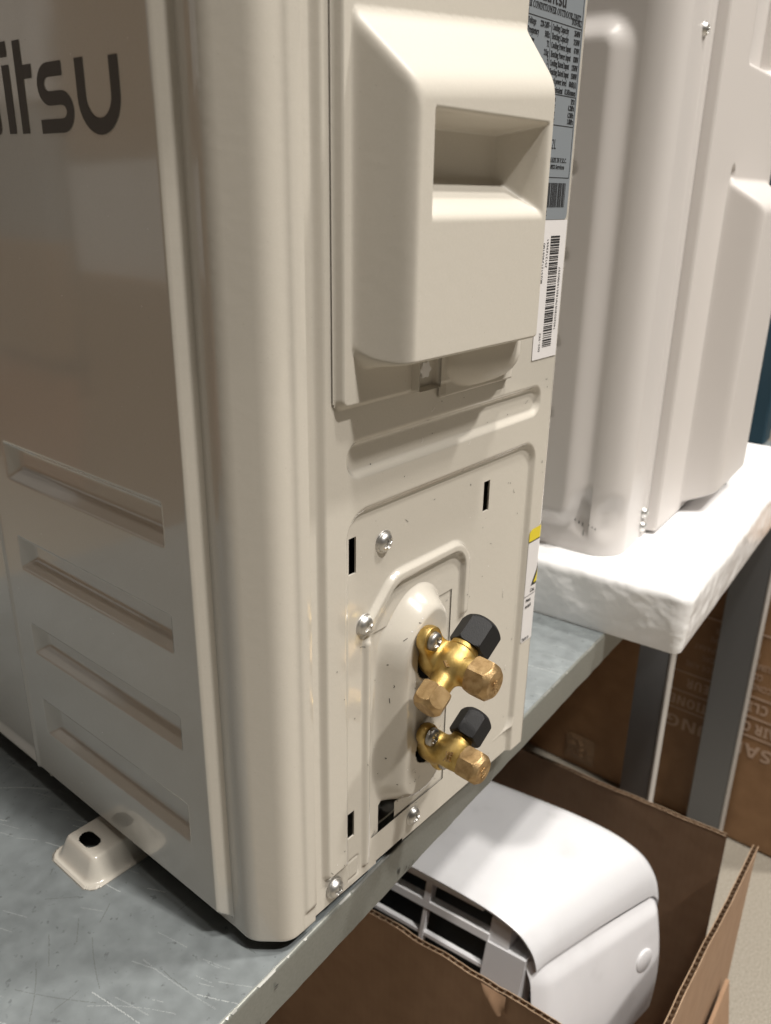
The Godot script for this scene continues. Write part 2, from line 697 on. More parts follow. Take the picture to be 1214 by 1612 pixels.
# ---------------------------------------------------------------- scene
func _ready() -> void:
	rng.seed = 4242
	# camera
	var cam := Camera3D.new()
	cam.name = "camera"
	add_child(cam)
	cam.fov = 63.6
	cam.near = 0.02
	cam.far = 60.0
	cam.transform = Transform3D(Basis(Vector3(.765, .0155, -.6438), Vector3(-.2435, .9325, -.2669), Vector3(.5962, .3609, .7171)).orthonormalized(), Vector3(.264, .404, .2608))
	var at := CameraAttributesPhysical.new()
	at.frustum_focal_length = 19.35
	at.frustum_focus_distance = 0.47
	at.exposure_aperture = 7.0
	cam.attributes = at
	cam.fov = 63.6
	cam.current = true
	# surroundings
	var env := Environment.new()
	env.background_mode = Environment.BG_COLOR
	env.background_color = Color(.72, .66, .6)
	env.background_energy_multiplier = 0.06
	env.tonemap_mode = Environment.TONE_MAPPER_LINEAR
	env.tonemap_exposure = 0.95
	env.sdfgi_enabled = true
	env.ssao_enabled = true
	env.ssil_enabled = true
	var we := WorldEnvironment.new()
	we.name = "environment"
	we.environment = env
	add_child(we)

	FONT_SANS = SystemFont.new()
	FONT_SANS.font_names = PackedStringArray(["Droid Sans"])
	FONT_BOLD = SystemFont.new()
	FONT_BOLD.font_names = PackedStringArray(["Droid Sans"])
	FONT_BOLD.font_weight = 700
	FONT_SERIF = SystemFont.new()
	FONT_SERIF.font_names = PackedStringArray(["Droid Serif"])
	FONT_SERIF.font_weight = 700
	FONT_MONO = SystemFont.new()
	FONT_MONO.font_names = PackedStringArray(["Droid Sans Mono"])

	make_materials()
	# lamps under the hall's ceiling
	ceiling_lamp(Vector3(2.9, 5.0, -0.40), 29.0, "square ceiling lamp straight out from the service side of the beige unit")
	ceiling_lamp(Vector3(2.0, 5.0, -2.2), 24.0, "square ceiling lamp above the aisle beyond the foam tray")
	ceiling_lamp(Vector3(1.3, 5.0, -0.08), 14.0, "square ceiling lamp almost overhead of the shelf edge")
	ceiling_lamp(Vector3(0.9, 5.0, 0.8), 2.5, "square ceiling lamp above the open end of the metal shelf")
	ceiling_lamp(Vector3(-2.4, 5.0, -0.9), 15.0, "added square ceiling lamp that brightens the cartons mirrored in the beige unit")  # unseen lamp, added so the cartons mirrored in the front are lit
	print("materials ", Time.get_ticks_msec())

	# the large structure
	var fm := box_mesh(Vector3(-4, -0.75, -4), Vector3(4, -0.65, 4.5), 0.002)
	var fo := obj("floor", fm, M.concrete, self)
	fo.set_meta("kind", "structure")
	shelf()
	print("shelf ", Time.get_ticks_msec())
	near_unit()
	print("near ", Time.get_ticks_msec())
	far_unit()
	foam_tray()
	print("far ", Time.get_ticks_msec())
	open_carton()
	indoor_unit()
	printed_carton()
	back_things()
	opposite_things()
	print("done ", Time.get_ticks_msec())

func ceiling_lamp(p: Vector3, energy: float, label: String) -> void:
	var t := thing("ceiling_lamp", label, "lamp", p, 0.0, "lamps under the ceiling")
	var glow := std(Color(1, .97, .92), 0.5)
	glow.emission_enabled = true
	glow.emission = Color(1, .95, .88)
	glow.emission_energy_multiplier = 12.0
	obj("housing", box_mesh(Vector3(-.19, .012, -.19), Vector3(.19, .07, .19), .006), M.white_plastic, t)
	obj("diffuser", box_mesh(Vector3(-.15, 0, -.15), Vector3(.15, .0115, .15), .003), glow, t)
	var l := AreaLight3D.new()
	l.name = "light"
	l.area_size = Vector2(.3, .3)
	l.light_energy = energy
	l.light_color = Color(1, .98, .95)
	l.shadow_enabled = true
	l.area_range = 12.0
	l.area_attenuation = 2.0
	l.position = Vector3(0, -.006, 0)
	l.rotation.x = -PI / 2
	t.add_child(l)

# ---------------------------------------------------------------- shelf
func shelf() -> void:
	var yaw := deg_to_rad(4.0)
	var t := thing("metal_shelf", "long galvanised metal shelf with folded lip and grey posts, carrying both outdoor units", "shelf", Vector3(-.0027, 0, 0), yaw)
	# top sheet, local x <= 0, edge along local z
	obj("shelf_top", box_mesh(Vector3(-.62, -.0125, -1.32), Vector3(-.0022, -.010, .7), .0006), M.shelf_top, t)
	# folded lip with a slightly uneven, rubbed upper edge
	var n := FastNoiseLite.new()
	n.seed = 5
	n.frequency = 9.0
	var zs := lines(-1.32, .7, .006)
	var prof := [Vector2(-.0022, -.0101), Vector2(-.0013, -.0103), Vector2(-.0005, -.0109), Vector2(0, -.0120), Vector2(0, -.0415), Vector2(-.0006, -.0427), Vector2(-.0018, -.0432), Vector2(-.02, -.0432)]
	var vs := PackedFloat32Array(range(prof.size()))
	var f := func(z: float, k: float) -> Vector3:
		var q: Vector2 = prof[int(round(k))]
		return Vector3(q.x + n.get_noise_1d(z * 3.0) * .0007, q.y + n.get_noise_1d(z * 2.0 + 50.0) * .0004, z)
	obj("shelf_lip", sheet(zs, vs, f, Vector3(1, 0, 0)), M.shelf_lip, t)
	# bare chips along the rubbed edge
	var st := st_new()
	for k in 46:
		var z := rng.randf_range(-.45, .25)
		var w := rng.randf_range(.002, .016)
		var e := rng.randf_range(.0002, .0006)
		quad(st, Vector3(-.0009 - e, -.0099, z), Vector3(-.0002, -.0107, z + .001), Vector3(-.0002, -.0107, z + w - .001), Vector3(-.0009 - e, -.0099, z + w), Vector3(1, 1, 0))
	obj("bare_edge", finish(st), M.bare, t).set_meta("kind", "stuff")
	# chips of missing paint on the lip
	var ch := st_new()
	for q: Array in [[-.088, -.033, .002, .006], [-.096, -.0365, .001, .004], [-.1, -.038, .0015, .0025], [-.105, -.0375, .001, .003], [.035, -.02, .004, .001], [-.03, -.024, .0008, .0008], [.05, -.036, .001, .004], [-.2, -.03, .003, .001]]:
		for j in 3:
			var c := Vector3(.0009, q[1] + rng.randfn(0, .0007), q[0] + rng.randfn(0, .0007))
			var pts := []
			for i in 7:
				var a := TAU * i / 7
				pts.append(c + Vector3(0, sin(a) * q[3] * .5 * rng.randf_range(.4, 1), cos(a) * q[2] * .5 * rng.randf_range(.4, 1)))
			for i in 7:
				for v: Vector3 in [c, pts[i], pts[(i + 1) % 7]]:
					ch.set_smooth_group(-1)
					ch.add_vertex(v)
	obj("paint_chip", finish(ch), M.mark, t).set_meta("kind", "stuff")
	# posts: angle irons
	for q: Array in [[.0185, -.652, .041], [.0625, -.978, .058]]:
		var p := st_new()
		bevel_box(p, Vector3(q[0] - q[2], -.65, q[1] - .003), Vector3(q[0] - .0035, -.0128, q[1]), .0006)
		obj("post", finish(p), M.post, t)
		var e := st_new()
		bevel_box(e, Vector3(q[0] - .003, -.65, q[1] - q[2] * .5), Vector3(q[0], -.0436, q[1] + .0005), .0006)
		obj("post_flange", finish(e), M.post_edge, t)

# ---------------------------------------------------------------- the near outdoor unit
const FRONT_Z := 0.0425
const FLANGE_Z := 0.0345
const TOP := 0.545

func near_unit() -> void:
	var t := thing("outdoor_unit", "beige air conditioner outdoor unit with brass valves, standing at the shelf edge", "air conditioner")
	front_panel(t)
	corner_column(t)
	side_panel(t)
	valve_plate(t)
	handle_cover(t)
	# closing sheets of the case
	obj("top_lid", box_mesh(Vector3(-.72, TOP + .0005, -.2385), Vector3(.003, TOP + .012, .046), .004), M.paint, t)
	obj("back_panel", box_mesh(Vector3(-.72, .001, -.2382), Vector3(-.0095, TOP, -.2365), .0005), M.paint, t)
	obj("left_panel", box_mesh(Vector3(-.7215, .001, -.236), Vector3(-.7202, TOP, .03), .0005), M.paint, t)
	obj("base_pan", box_mesh(Vector3(-.7195, .0012, -.2345), Vector3(-.024, .0028, .030), .0006), M.paint, t)
	foot_bracket(t)
	for p: Array in [[.0136, .0595, .225, .004], [.0136, .0440, .1798, -.004], [-.1, .0947, .0138, -.004], [-.1, .0177, .0104, -.003]]:
		var s := obj("screw", case_screw(), M.steel, t, along(Vector3(p[3] * 1.0 if p[3] < 0 else -.004, p[2], -p[1]), Vector3(1, 0, 0), rng.randf() * 3.0))
		s.set_meta("label", "steel cross head screw")
	flecks(t)
	valves(t)
	labels(t)

# lint, hairs and specks caught on the paint
func flecks(t: Node3D) -> void:
	var g := RandomNumberGenerator.new()
	g.seed = 321
	var dark_st := st_new()
	var pale_st := st_new()
	for k in 150:
		var dome := k % 3 == 0
		var u := g.randf_range(.056, .117) if dome else g.randf_range(.012, .226)
		var y := g.randf_range(.035, .185) if dome else g.randf_range(.01, .30)
		var on_plate := u > .052 and u < .127 and y > .025 and y < .19
		var big := k % 4 == 0
		var L := g.randf_range(.0018, .0042) if big else g.randf_range(.0004, .0010)
		var W := .00013 if big else g.randf_range(.0002, .0004)
		var ang := g.randf() * TAU
		var bend := g.randfn(0.0, .5)
		var st := dark_st if k % 5 else pale_st
		var prev := Vector2(u, y)
		for i in 5:
			ang += bend
			var nxt := prev + Vector2(cos(ang), sin(ang)) * L / 5.0
			var side := Vector2(-sin(ang), cos(ang)) * W
			var q := []
			for e: Vector2 in [prev - side, nxt - side, nxt + side, prev + side]:
				q.append(Vector3((plate_h(e.x, e.y) if on_plate else side_h(e.x, e.y)) + .00022, e.y, -e.x))
			quad(st, q[0], q[1], q[2], q[3], Vector3(1, 0, 0))
			prev = nxt
	obj("lint", finish(dark_st), M.mark, t).set_meta("kind", "stuff")
	obj("dust_speck", finish(pale_st), M.white_label, t).set_meta("kind", "stuff")
	# the same on the front
	var fr := st_new()
	for k in 46:
		var c := Vector3(g.randf_range(-.23, -.045), g.randf_range(.03, .5), FRONT_Z + .0002)
		var in_slot := false
		for sl: Array in [[.23, .27], [.17, .207], [.108, .146], [.044, .088]]:
			if c.y > sl[0] and c.y < sl[1]:
				in_slot = true
		if in_slot:
			continue
		var w := g.randf_range(.00015, .0004)
		quad(fr, c + Vector3(-w, 0, 0), c + Vector3(0, -w * 1.5, 0), c + Vector3(w, 0, 0), c + Vector3(0, w, 0), Vector3(0, 0, 1))
	obj("dust_speck", finish(fr), M.white_label, t).set_meta("kind", "stuff")

var _cs: ArrayMesh
func case_screw() -> ArrayMesh:
	if _cs == null:
		_cs = screw_mesh(.0056, .0036, 1.22)
	return _cs

func front_panel(t: Node3D) -> void:
	var slots := [[.238, .2615], [.1775, .2], [.116, .138], [.052, .0795]]
	var us := PackedFloat32Array()
	us.append_array(lines(-.7195, -.31, .02))
	us.append_array(lines(-.309, -.0345, .0010))
	var vs := PackedFloat32Array()
	vs.append_array(lines(0.0, .30, .0009))
	vs.append_array(lines(.3015, TOP, .006))
	var f := func(x: float, y: float) -> Vector3:
		# raised field with bevelled borders
		var b := clampf((-.0345 - x) / .0052, 0.0, 1.0)
		b = smin(b, 1.0, .07)
		var bb := sst(.0055, .0145, y)
		var z := FLANGE_Z + (FRONT_Z - FLANGE_Z) * minf(b, bb)
		# fold beyond which the fan side is lower
		z -= .0032 * sst(-.2405, -.2455, x) * sst(.012, .022, y) - .0012 * exp(-pow((x + .2395) / .0016, 2.0))
		for s: Array in slots:
			var cy: float = (s[0] + s[1]) * .5
			if absf(y - cy) < .02 and x > -.235:
				var right := (-.0595 - x) / .0055
				var left := (x + .2175) / .012
				var low: float = (y - s[0]) / .0085
				var high: float = (s[1] - y) / .0042
				var k := smin(smin(right, left, .12), smin(low, high, .12), .12)
				z -= .0052 * smin(maxf(k, 0.0), 1.0, .2)
		return Vector3(x, y, z)
	var fp := obj("front_panel", sheet(us, vs, f, Vector3(0, 0, 1)), M.paint, t)
	# bottom edge turned under
	var us2 := lines(-.7195, -.0345, .01)
	var g := func(x: float, k: float) -> Vector3:
		return Vector3(x, [0.0, -.0007, -.001, -.001][int(round(k))], [FLANGE_Z, FLANGE_Z - .0004, FLANGE_Z - .0015, FLANGE_Z - .012][int(round(k))])
	obj("bottom_fold", sheet(us2, PackedFloat32Array([0, 1, 2, 3]), g, Vector3(0, -1, 0)), M.paint, fp)
	# the maker's lettering
	var z0 := FRONT_Z
	var bar := func(x0: float, x1: float, y0: float, y1: float) -> ArrayMesh:
		var st := st_new()
		add_poly(st, PackedVector2Array([Vector2(x0, y0), Vector2(x1, y0), Vector2(x1, y1), Vector2(x0, y1)]), z0, .0001)
		return finish(st)
	var st_i := st_new()
	add_poly(st_i, PackedVector2Array([Vector2(-.1573, .4274), Vector2(-.1506, .4274), Vector2(-.1506, .4567), Vector2(-.1573, .4567)]), z0, .0001)
	add_poly(st_i, PackedVector2Array([Vector2(-.1573, .4600), Vector2(-.1511, .4600), Vector2(-.1511, .4664), Vector2(-.1573, .4664)]), z0, .0001)
	obj("letter", finish(st_i), M.logo, fp)
	var st_t := st_new()
	add_poly(st_t, PackedVector2Array([Vector2(-.1449, .4272), Vector2(-.1383, .4272), Vector2(-.1383, .4500), Vector2(-.1311, .4500), Vector2(-.1306, .4557), Vector2(-.1383, .4557), Vector2(-.1383, .4660), Vector2(-.1449, .4660)]), z0, .0001)
	obj("letter", finish(st_t), M.logo, fp)
	var s := PackedVector2Array([Vector2(-.1054, .4524), Vector2(-.117, .4524)])
	for i in 13:
		var a := PI / 2 + PI * i / 12.0
		s.append(Vector2(-.1172 + .0068 * cos(a), .44665 + .00575 * sin(a)))
	s.append(Vector2(-.109, .4409))
	for i in 13:
		var a := PI / 2 - PI * i / 12.0
		s.append(Vector2(-.1082 + .0068 * cos(a), .43525 + .00565 * sin(a)))
	s.append(Vector2(-.1269, .4296))
	obj("letter", stroke(s, .0058, z0, .0001), M.logo, fp)
	var u := PackedVector2Array([Vector2(-.0912, .4553), Vector2(-.0912, .441)])
	for i in 17:
		var a := PI + PI * i / 16.0
		u.append(Vector2(-.0784 + .0128 * cos(a), .4405 + .0122 * sin(a)))
	u.append(Vector2(-.0656, .4545))
	obj("letter", stroke(u, .0066, z0, .0001), M.logo, fp)
	var aa := PackedVector2Array([Vector2(-.189, .4524), Vector2(-.176, .4524)])
	for i in 9:
		var a := PI / 2 - PI / 2 * i / 8.0
		aa.append(Vector2(-.1735 + .006 * cos(a), .4464 + .006 * sin(a)))
	aa.append_array([Vector2(-.1675, .4303), Vector2(-.182, .4303)])
	obj("letter", stroke(aa, .0058, z0, .0001), M.logo, fp)

func corner_column(t: Node3D) -> void:
	# plan outline from the front flange round the chamfer to the seam
	var c := [Vector2(-.0345, FLANGE_Z), Vector2(-.0195, .0353), Vector2(-.0012, .0205), Vector2(-.0012, .0100), Vector2(.0002, .0072), Vector2(.0002, .0006)]
	var rad := [0.0, .006, .007, .0016, .0014, 0.0]
	var P := PackedVector2Array()
	for i in c.size():
		if rad[i] == 0.0:
			P.append(c[i])
			continue
		var a: Vector2 = c[i] + (c[i - 1] - c[i]).normalized() * rad[i]
		var b: Vector2 = c[i] + (c[i + 1] - c[i]).normalized() * rad[i]
		for k in 11:
			var s := k / 10.0
			P.append(a.lerp(c[i], s).lerp((c[i] as Vector2).lerp(b, s), s))
	P.append(Vector2(-.001, .0004))
	P.append(Vector2(-.008, .0004))
	var us := PackedFloat32Array(range(P.size()))
	var vs := PackedFloat32Array([-.001, -.0004, .0004])
	vs.append_array(lines(.002, .03, .001))
	vs.append_array(lines(.035, TOP, .03))
	var f := func(k: float, y: float) -> Vector3:
		var q := P[int(round(k))]
		var x := q.x
		if q.x > -.0012 and q.y > .0 and q.y < .0098:
			x = lerpf(-.0012, q.x, sst(.010, .0145, y)) if y < .0145 else q.x
		var d := .0008 if y < -.0007 else (.0002 if y < 0.0 else 0.0)
		return Vector3(x - d * (1.0 if q.x > -.01 else .4), y, q.y - d)
	obj("corner_column", sheet(us, vs, f, Vector3(1, 0, 1)), M.paint, t)

# heights of the service side (u = distance from the seam towards the back, y = height)
func side_h(u: float, y: float) -> float:
	var p := Vector2(u, y)
	# low flange along the seam and the foot, main face proud of it
	var h := 0.0
	var rib := rrect(p, Vector2(.0222, .35), Vector2(.0128, .3285), .005)
	# recessed field for the valves, open to the bottom
	var rec := 1.0 - sst(-.0005, .0045, rrect(p, Vector2(.1205, .1337), Vector2(.0905, .1137), .012))
	rec = maxf(rec, 1.0 - sst(-.0005, .0045, rrect(p, Vector2(.1105, .0937), Vector2(.0805, .1537), .012)))
	var foot := (1.0 - sst(.0185, .0235, y)) * (1.0 - sst(.2105, .2145, u)) * sst(.028, .031, u)
	var low := maxf(rec, foot)
	if u < .031:
		low = maxf(low, sst(-.0022, .0022, rib))
	h = -.0034 * low
	# long slot
	var sl := rrect(p, Vector2(.1205, .2787), Vector2(.0925, .0085), .0075)
	h -= .0034 * (1.0 - sst(-.0022, .0022, sl))
	# bead over the valve plate
	var d0 := rrect(p, Vector2(.0925, .1197), Vector2(.0475, .0803), .016)
	d0 = smax(d0, -.72 * (u - .0465) + .69 * (y - .178), .006)
	if y > .1705 or (u > .12 and y > .145):
		var fade := sst(.1705, .1760, y) if u < .12 else sst(.145, .152, y)
		h += .0034 * fade * sst(-.0046, -.0018, d0) * (1.0 - sst(.0018, .0046, d0))
	# straight ribs down from it
	var r2 := rrect(p, Vector2(.0462, .0885), Vector2(.0030, .0815), .003)
	h += .0026 * (1.0 - sst(-.0026, .0012, r2))
	# small pressed square
	var sq := rrect(p, Vector2(.0352, .0125), Vector2(.0045, .0075), .0015)
	h -= .0008 * (1.0 - sst(-.0004, .0004, absf(sq) - .0004))
	# far edge rolls to the back
	if u > .228:
		var e := clampf((u - .228) / .0075, 0.0, 1.0)
		h -= .0075 * (1.0 - sqrt(maxf(0.0, 1.0 - e * e)))
	return h

func side_panel(t: Node3D) -> void:
	var holes := [Rect2(.0312, .2140, .0058, .0212), Rect2(.1578, .2140, .0068, .0205), Rect2(.0300, .0375, .0060, .0190), Rect2(.0518, .0240, .0760, .1470)]
	var ue := []
	var ve := []
	for h: Rect2 in holes:
		ue.append_array([h.position.x, h.end.x])
		ve.append_array([h.position.y, h.end.y])
	ue.append_array([.0570, .0840])
	ve.append_array([.0022])
	var us := lines(.0004, .2355, .0009, ue)
	var vs := lines(0.0, .302, .0009, ve)
	vs.append_array(lines(.306, TOP, .006))
	var hole := func(u: float, y: float) -> bool:
		for h: Rect2 in holes:
			if h.has_point(Vector2(u, y)):
				return true
		return u > .057 and u < .084 and y < .0022
	var f := func(u: float, y: float) -> Vector3:
		return Vector3(side_h(u, y), y, -u)
	var sp := obj("side_panel", sheet(us, vs, f, Vector3(1, 0, 0), hole), M.paint, t)
	# rolled rear edge going on round the back
	var g := func(k: float, y: float) -> Vector3:
		return [Vector3(-.0075, y, -.2355), Vector3(-.009, y, -.2360), Vector3(-.011, y, -.2362), Vector3(-.014, y, -.2362)][int(round(k))]
	obj("rear_fold", sheet(PackedFloat32Array([0, 1, 2, 3]), PackedFloat32Array([0, .2, .4, TOP]), g, Vector3(0, 0, -1)), M.paint, sp)
	# return edges of the punched slots
	for h: Rect2 in holes.slice(0, 3):
		var st := st_new()
		var x0 := -.0034
		var a := Vector3(x0, h.position.y, -h.position.x)
		var b := Vector3(x0, h.position.y, -h.end.x)
		var c := Vector3(x0, h.end.y, -h.end.x)
		var d := Vector3(x0, h.end.y, -h.position.x)
		var o := Vector3(-.0012, 0, 0)
		quad(st, a, b, b + o, a + o, Vector3(0, 1, 0))
		quad(st, c, d, d + o, c + o, Vector3(0, -1, 0))
		quad(st, b, c, c + o, b + o, Vector3(0, 0, 1))
		quad(st, d, a, a + o, d + o, Vector3(0, 0, -1))
		obj("slot_edge", finish(st), M.paint, sp)
	# near-black backing sheet added behind the openings, standing in for the shade inside
	obj("shade_backing", box_mesh(Vector3(-.052, .003, -.23), Vector3(-.05, .30, -.004), .0005), M.dark, sp)

func plate_h(u: float, y: float) -> float:
	var p := Vector2(u, y)
	var d := rrect(p, Vector2(.0865, .1125), Vector2(.0315, .0765), .029)
	d = smax(d, -.72 * (u - .0580) + .69 * (y - .1680), .012)
	var h := .0145 * sst(.001, -.0135, d)
	# slope of the dome towards the back is longer
	return h - .0042

func valve_plate(t: Node3D) -> void:
	var us := lines(.0494, .1286, .0009, [])
	var vs := lines(.0232, .1962, .0009, [])
	var outline := func(u: float, y: float) -> bool:
		var d := rrect(Vector2(u, y), Vector2(.0890, .1097), Vector2(.0395, .0865), .009)
		d = maxf(d, -.72 * (u - .0510) + .69 * (y - .177))
		if y < .05:
			d = rrect(Vector2(u, y), Vector2(.0890, .1097), Vector2(.0395, .0865), .001)
		# the opening in the lower corner
		var o := rrect(Vector2(u, y), Vector2(.0672, .0262), Vector2(.0080, .0205), .004)
		var v1 := (Vector2(u, y) - Vector2(.0885, .143)).length() - .0125
		var v2 := (Vector2(u, y) - Vector2(.0885, .080)).length() - .0110
		return d > 0.0 or o < 0.0 or v1 < 0.0 or v2 < 0.0
	var f := func(u: float, y: float) -> Vector3:
		return Vector3(plate_h(u, y), y, -u)
	obj("valve_plate", sheet(us, vs, f, Vector3(1, 0, 0), outline), M.paint, t)

func hood_h(u: float, y: float) -> float:
	var p := Vector2(u, y)
	# flat mounting plate with a rounded rim
	var base := rrect(p, Vector2(.0885, .4525), Vector2(.0725, .146), .006)
	var h := .0045 * sst(.0, -.0028, base)
	# the tab under the right half
	var tab := rrect(p, Vector2(.135, .318), Vector2(.035, .0185), .002)
	h = maxf(h, .0035 * sst(0.0, -.0012, tab))
	# hood
	var a := (u - .0235) * 2.0
	var b := (.1585 - u) * 3.0
	var c := (y - .3255) * 6.5
	var d := (.4745 + .085 * (u - .026) - y) * .92
	var e := -rrect(p, Vector2(.0910, .4100), Vector2(.0675, .0845), .014) * 6.0
	var k := smin(smin(a, b, .006), smin(c, d, .006), .006)
	k = smin(smin(k, e, .005), .0270, .006)
	if k > 0.0:
		h = smax(h, h * .0 + k + .0030, .003)
	# grip recess
	var ra := (u - .0490) * 6.0
	var rb := (.1435 - u) * 2.1
	var rc := (y - .3950) * 1.5
	var rd := (.4375 - y) * 5.0
	var r := smin(smin(ra, rb, .004), smin(rc, rd, .004), .004)
	r = smin(r, .0245, .002)
	h -= smax(r, 0.0, .0045) - .0006
	# cable tongue under the hood
	if y < .33:
		var q := 1.0 - pow((u - .131) / .034, 2.0) - pow(maxf(0.0, (.319 - y) / .0165), 2.0)
		if u > .131:
			q = 1.0 - pow((u - .131) / .037, 4.0) - pow(maxf(0.0, (.319 - y) / .0165), 2.0)
		if q > 0.0:
			h = maxf(h, .0175 * sqrt(q))
		# little pocket for the fixing
		var bx := rrect(p, Vector2(.0800, .3180), Vector2(.0098, .0105), .0015)
		h = maxf(h, .0095 * sst(.0006, -.0006, bx) - .0050 * sst(-.0010, -.0020, bx))
	return h

func handle_cover(t: Node3D) -> void:
	var us := lines(.0155, .1712, .0008)
	var vs := lines(.2990, .50, .0008)
	vs.append_array(lines(.504, TOP - .001, .005))
	var hole := func(u: float, y: float) -> bool:
		var d := rrect(Vector2(u, y), Vector2(.0885, .4525), Vector2(.0727, .1462), .006)
		var tab := rrect(Vector2(u, y), Vector2(.135, .318), Vector2(.0352, .0187), .002)
		return d > .0004 and tab > .0004
	var f := func(u: float, y: float) -> Vector3:
		return Vector3(.0003 + hood_h(u, y), y, -u)
	var hc := obj("handle_cover", sheet(us, vs, f, Vector3(1, 0, 0), hole), M.plastic, t)
	# white lobed fixing in the pocket
	var st := st_new()
	var ring := []
	for i in 48:
		var a := TAU * i / 48
		var r := .0043 * (1.0 + .14 * cos(6.0 * a))
		ring.append(Vector2(cos(a) * r, sin(a) * r))
	for i in 48:
		var p: Vector2 = ring[i]
		var q: Vector2 = ring[(i + 1) % 48]
		quad(st, Vector3(p.x, 0, p.y), Vector3(q.x, 0, q.y), Vector3(q.x * .95, .0025, q.y * .95), Vector3(p.x * .95, .0025, p.y * .95), Vector3(p.x, 0, p.y))
		quad(st, Vector3(0, .0028, 0), Vector3(p.x * .95, .0025, p.y * .95), Vector3(q.x * .95, .0025, q.y * .95), Vector3(0, .0028, 0), Vector3(0, 1, 0))
	obj("fixing", finish(st), M.white_plastic, hc, along(Vector3(.0050, .3188, -.0785), Vector3(1, 0, 0)))

func foot_bracket(t: Node3D) -> void:
	# pressed foot: flat rim on the shelf, raised pad with an oval hole
	var x0 := -.180
	var x1 := -.128
	var us := lines(x0, x1, .0007)
	var vs := lines(-.02, .0735, .0008)
	var f := func(x: float, z: float) -> Vector3:
		var outer := rrect(Vector2(x, z), Vector2(-.154, .0), Vector2(.026, .0735), .010)
		var pad := rrect(Vector2(x, z), Vector2(-.154, .01), Vector2(.0195, .0560), .006)
		var y := -.0088 + .0140 * sst(.0045, -.0045, pad)
		if outer > -.0012:
			y -= .0012
		return Vector3(x, y, z)
	var hole := func(x: float, z: float) -> bool:
		if rrect(Vector2(x, z), Vector2(-.154, .0), Vector2(.026, .0735), .010) > 0.0:
			return true
		return rrect(Vector2(x, z), Vector2(-.155, .0545), Vector2(.0082, .0052), .005) < 0.0
	obj("foot_bracket", sheet(us, vs, f, Vector3(0, 1, 0), hole), M.paint, t)
	var f2 := func(x: float, z: float) -> Vector3:
		return f.call(x, z - .0) + Vector3(-.36, 0, 0)
	obj("foot_bracket", sheet(us, vs, f2, Vector3(0, 1, 0)), M.paint, t)
	for p: Array in [[-.154, -.22], [-.514, -.22]]:
		obj("foot_bracket", box_mesh(Vector3(p[0] - .02, -.0098, p[1] - .02), Vector3(p[0] + .02, .001, p[1] + .02), .003), M.paint, t)

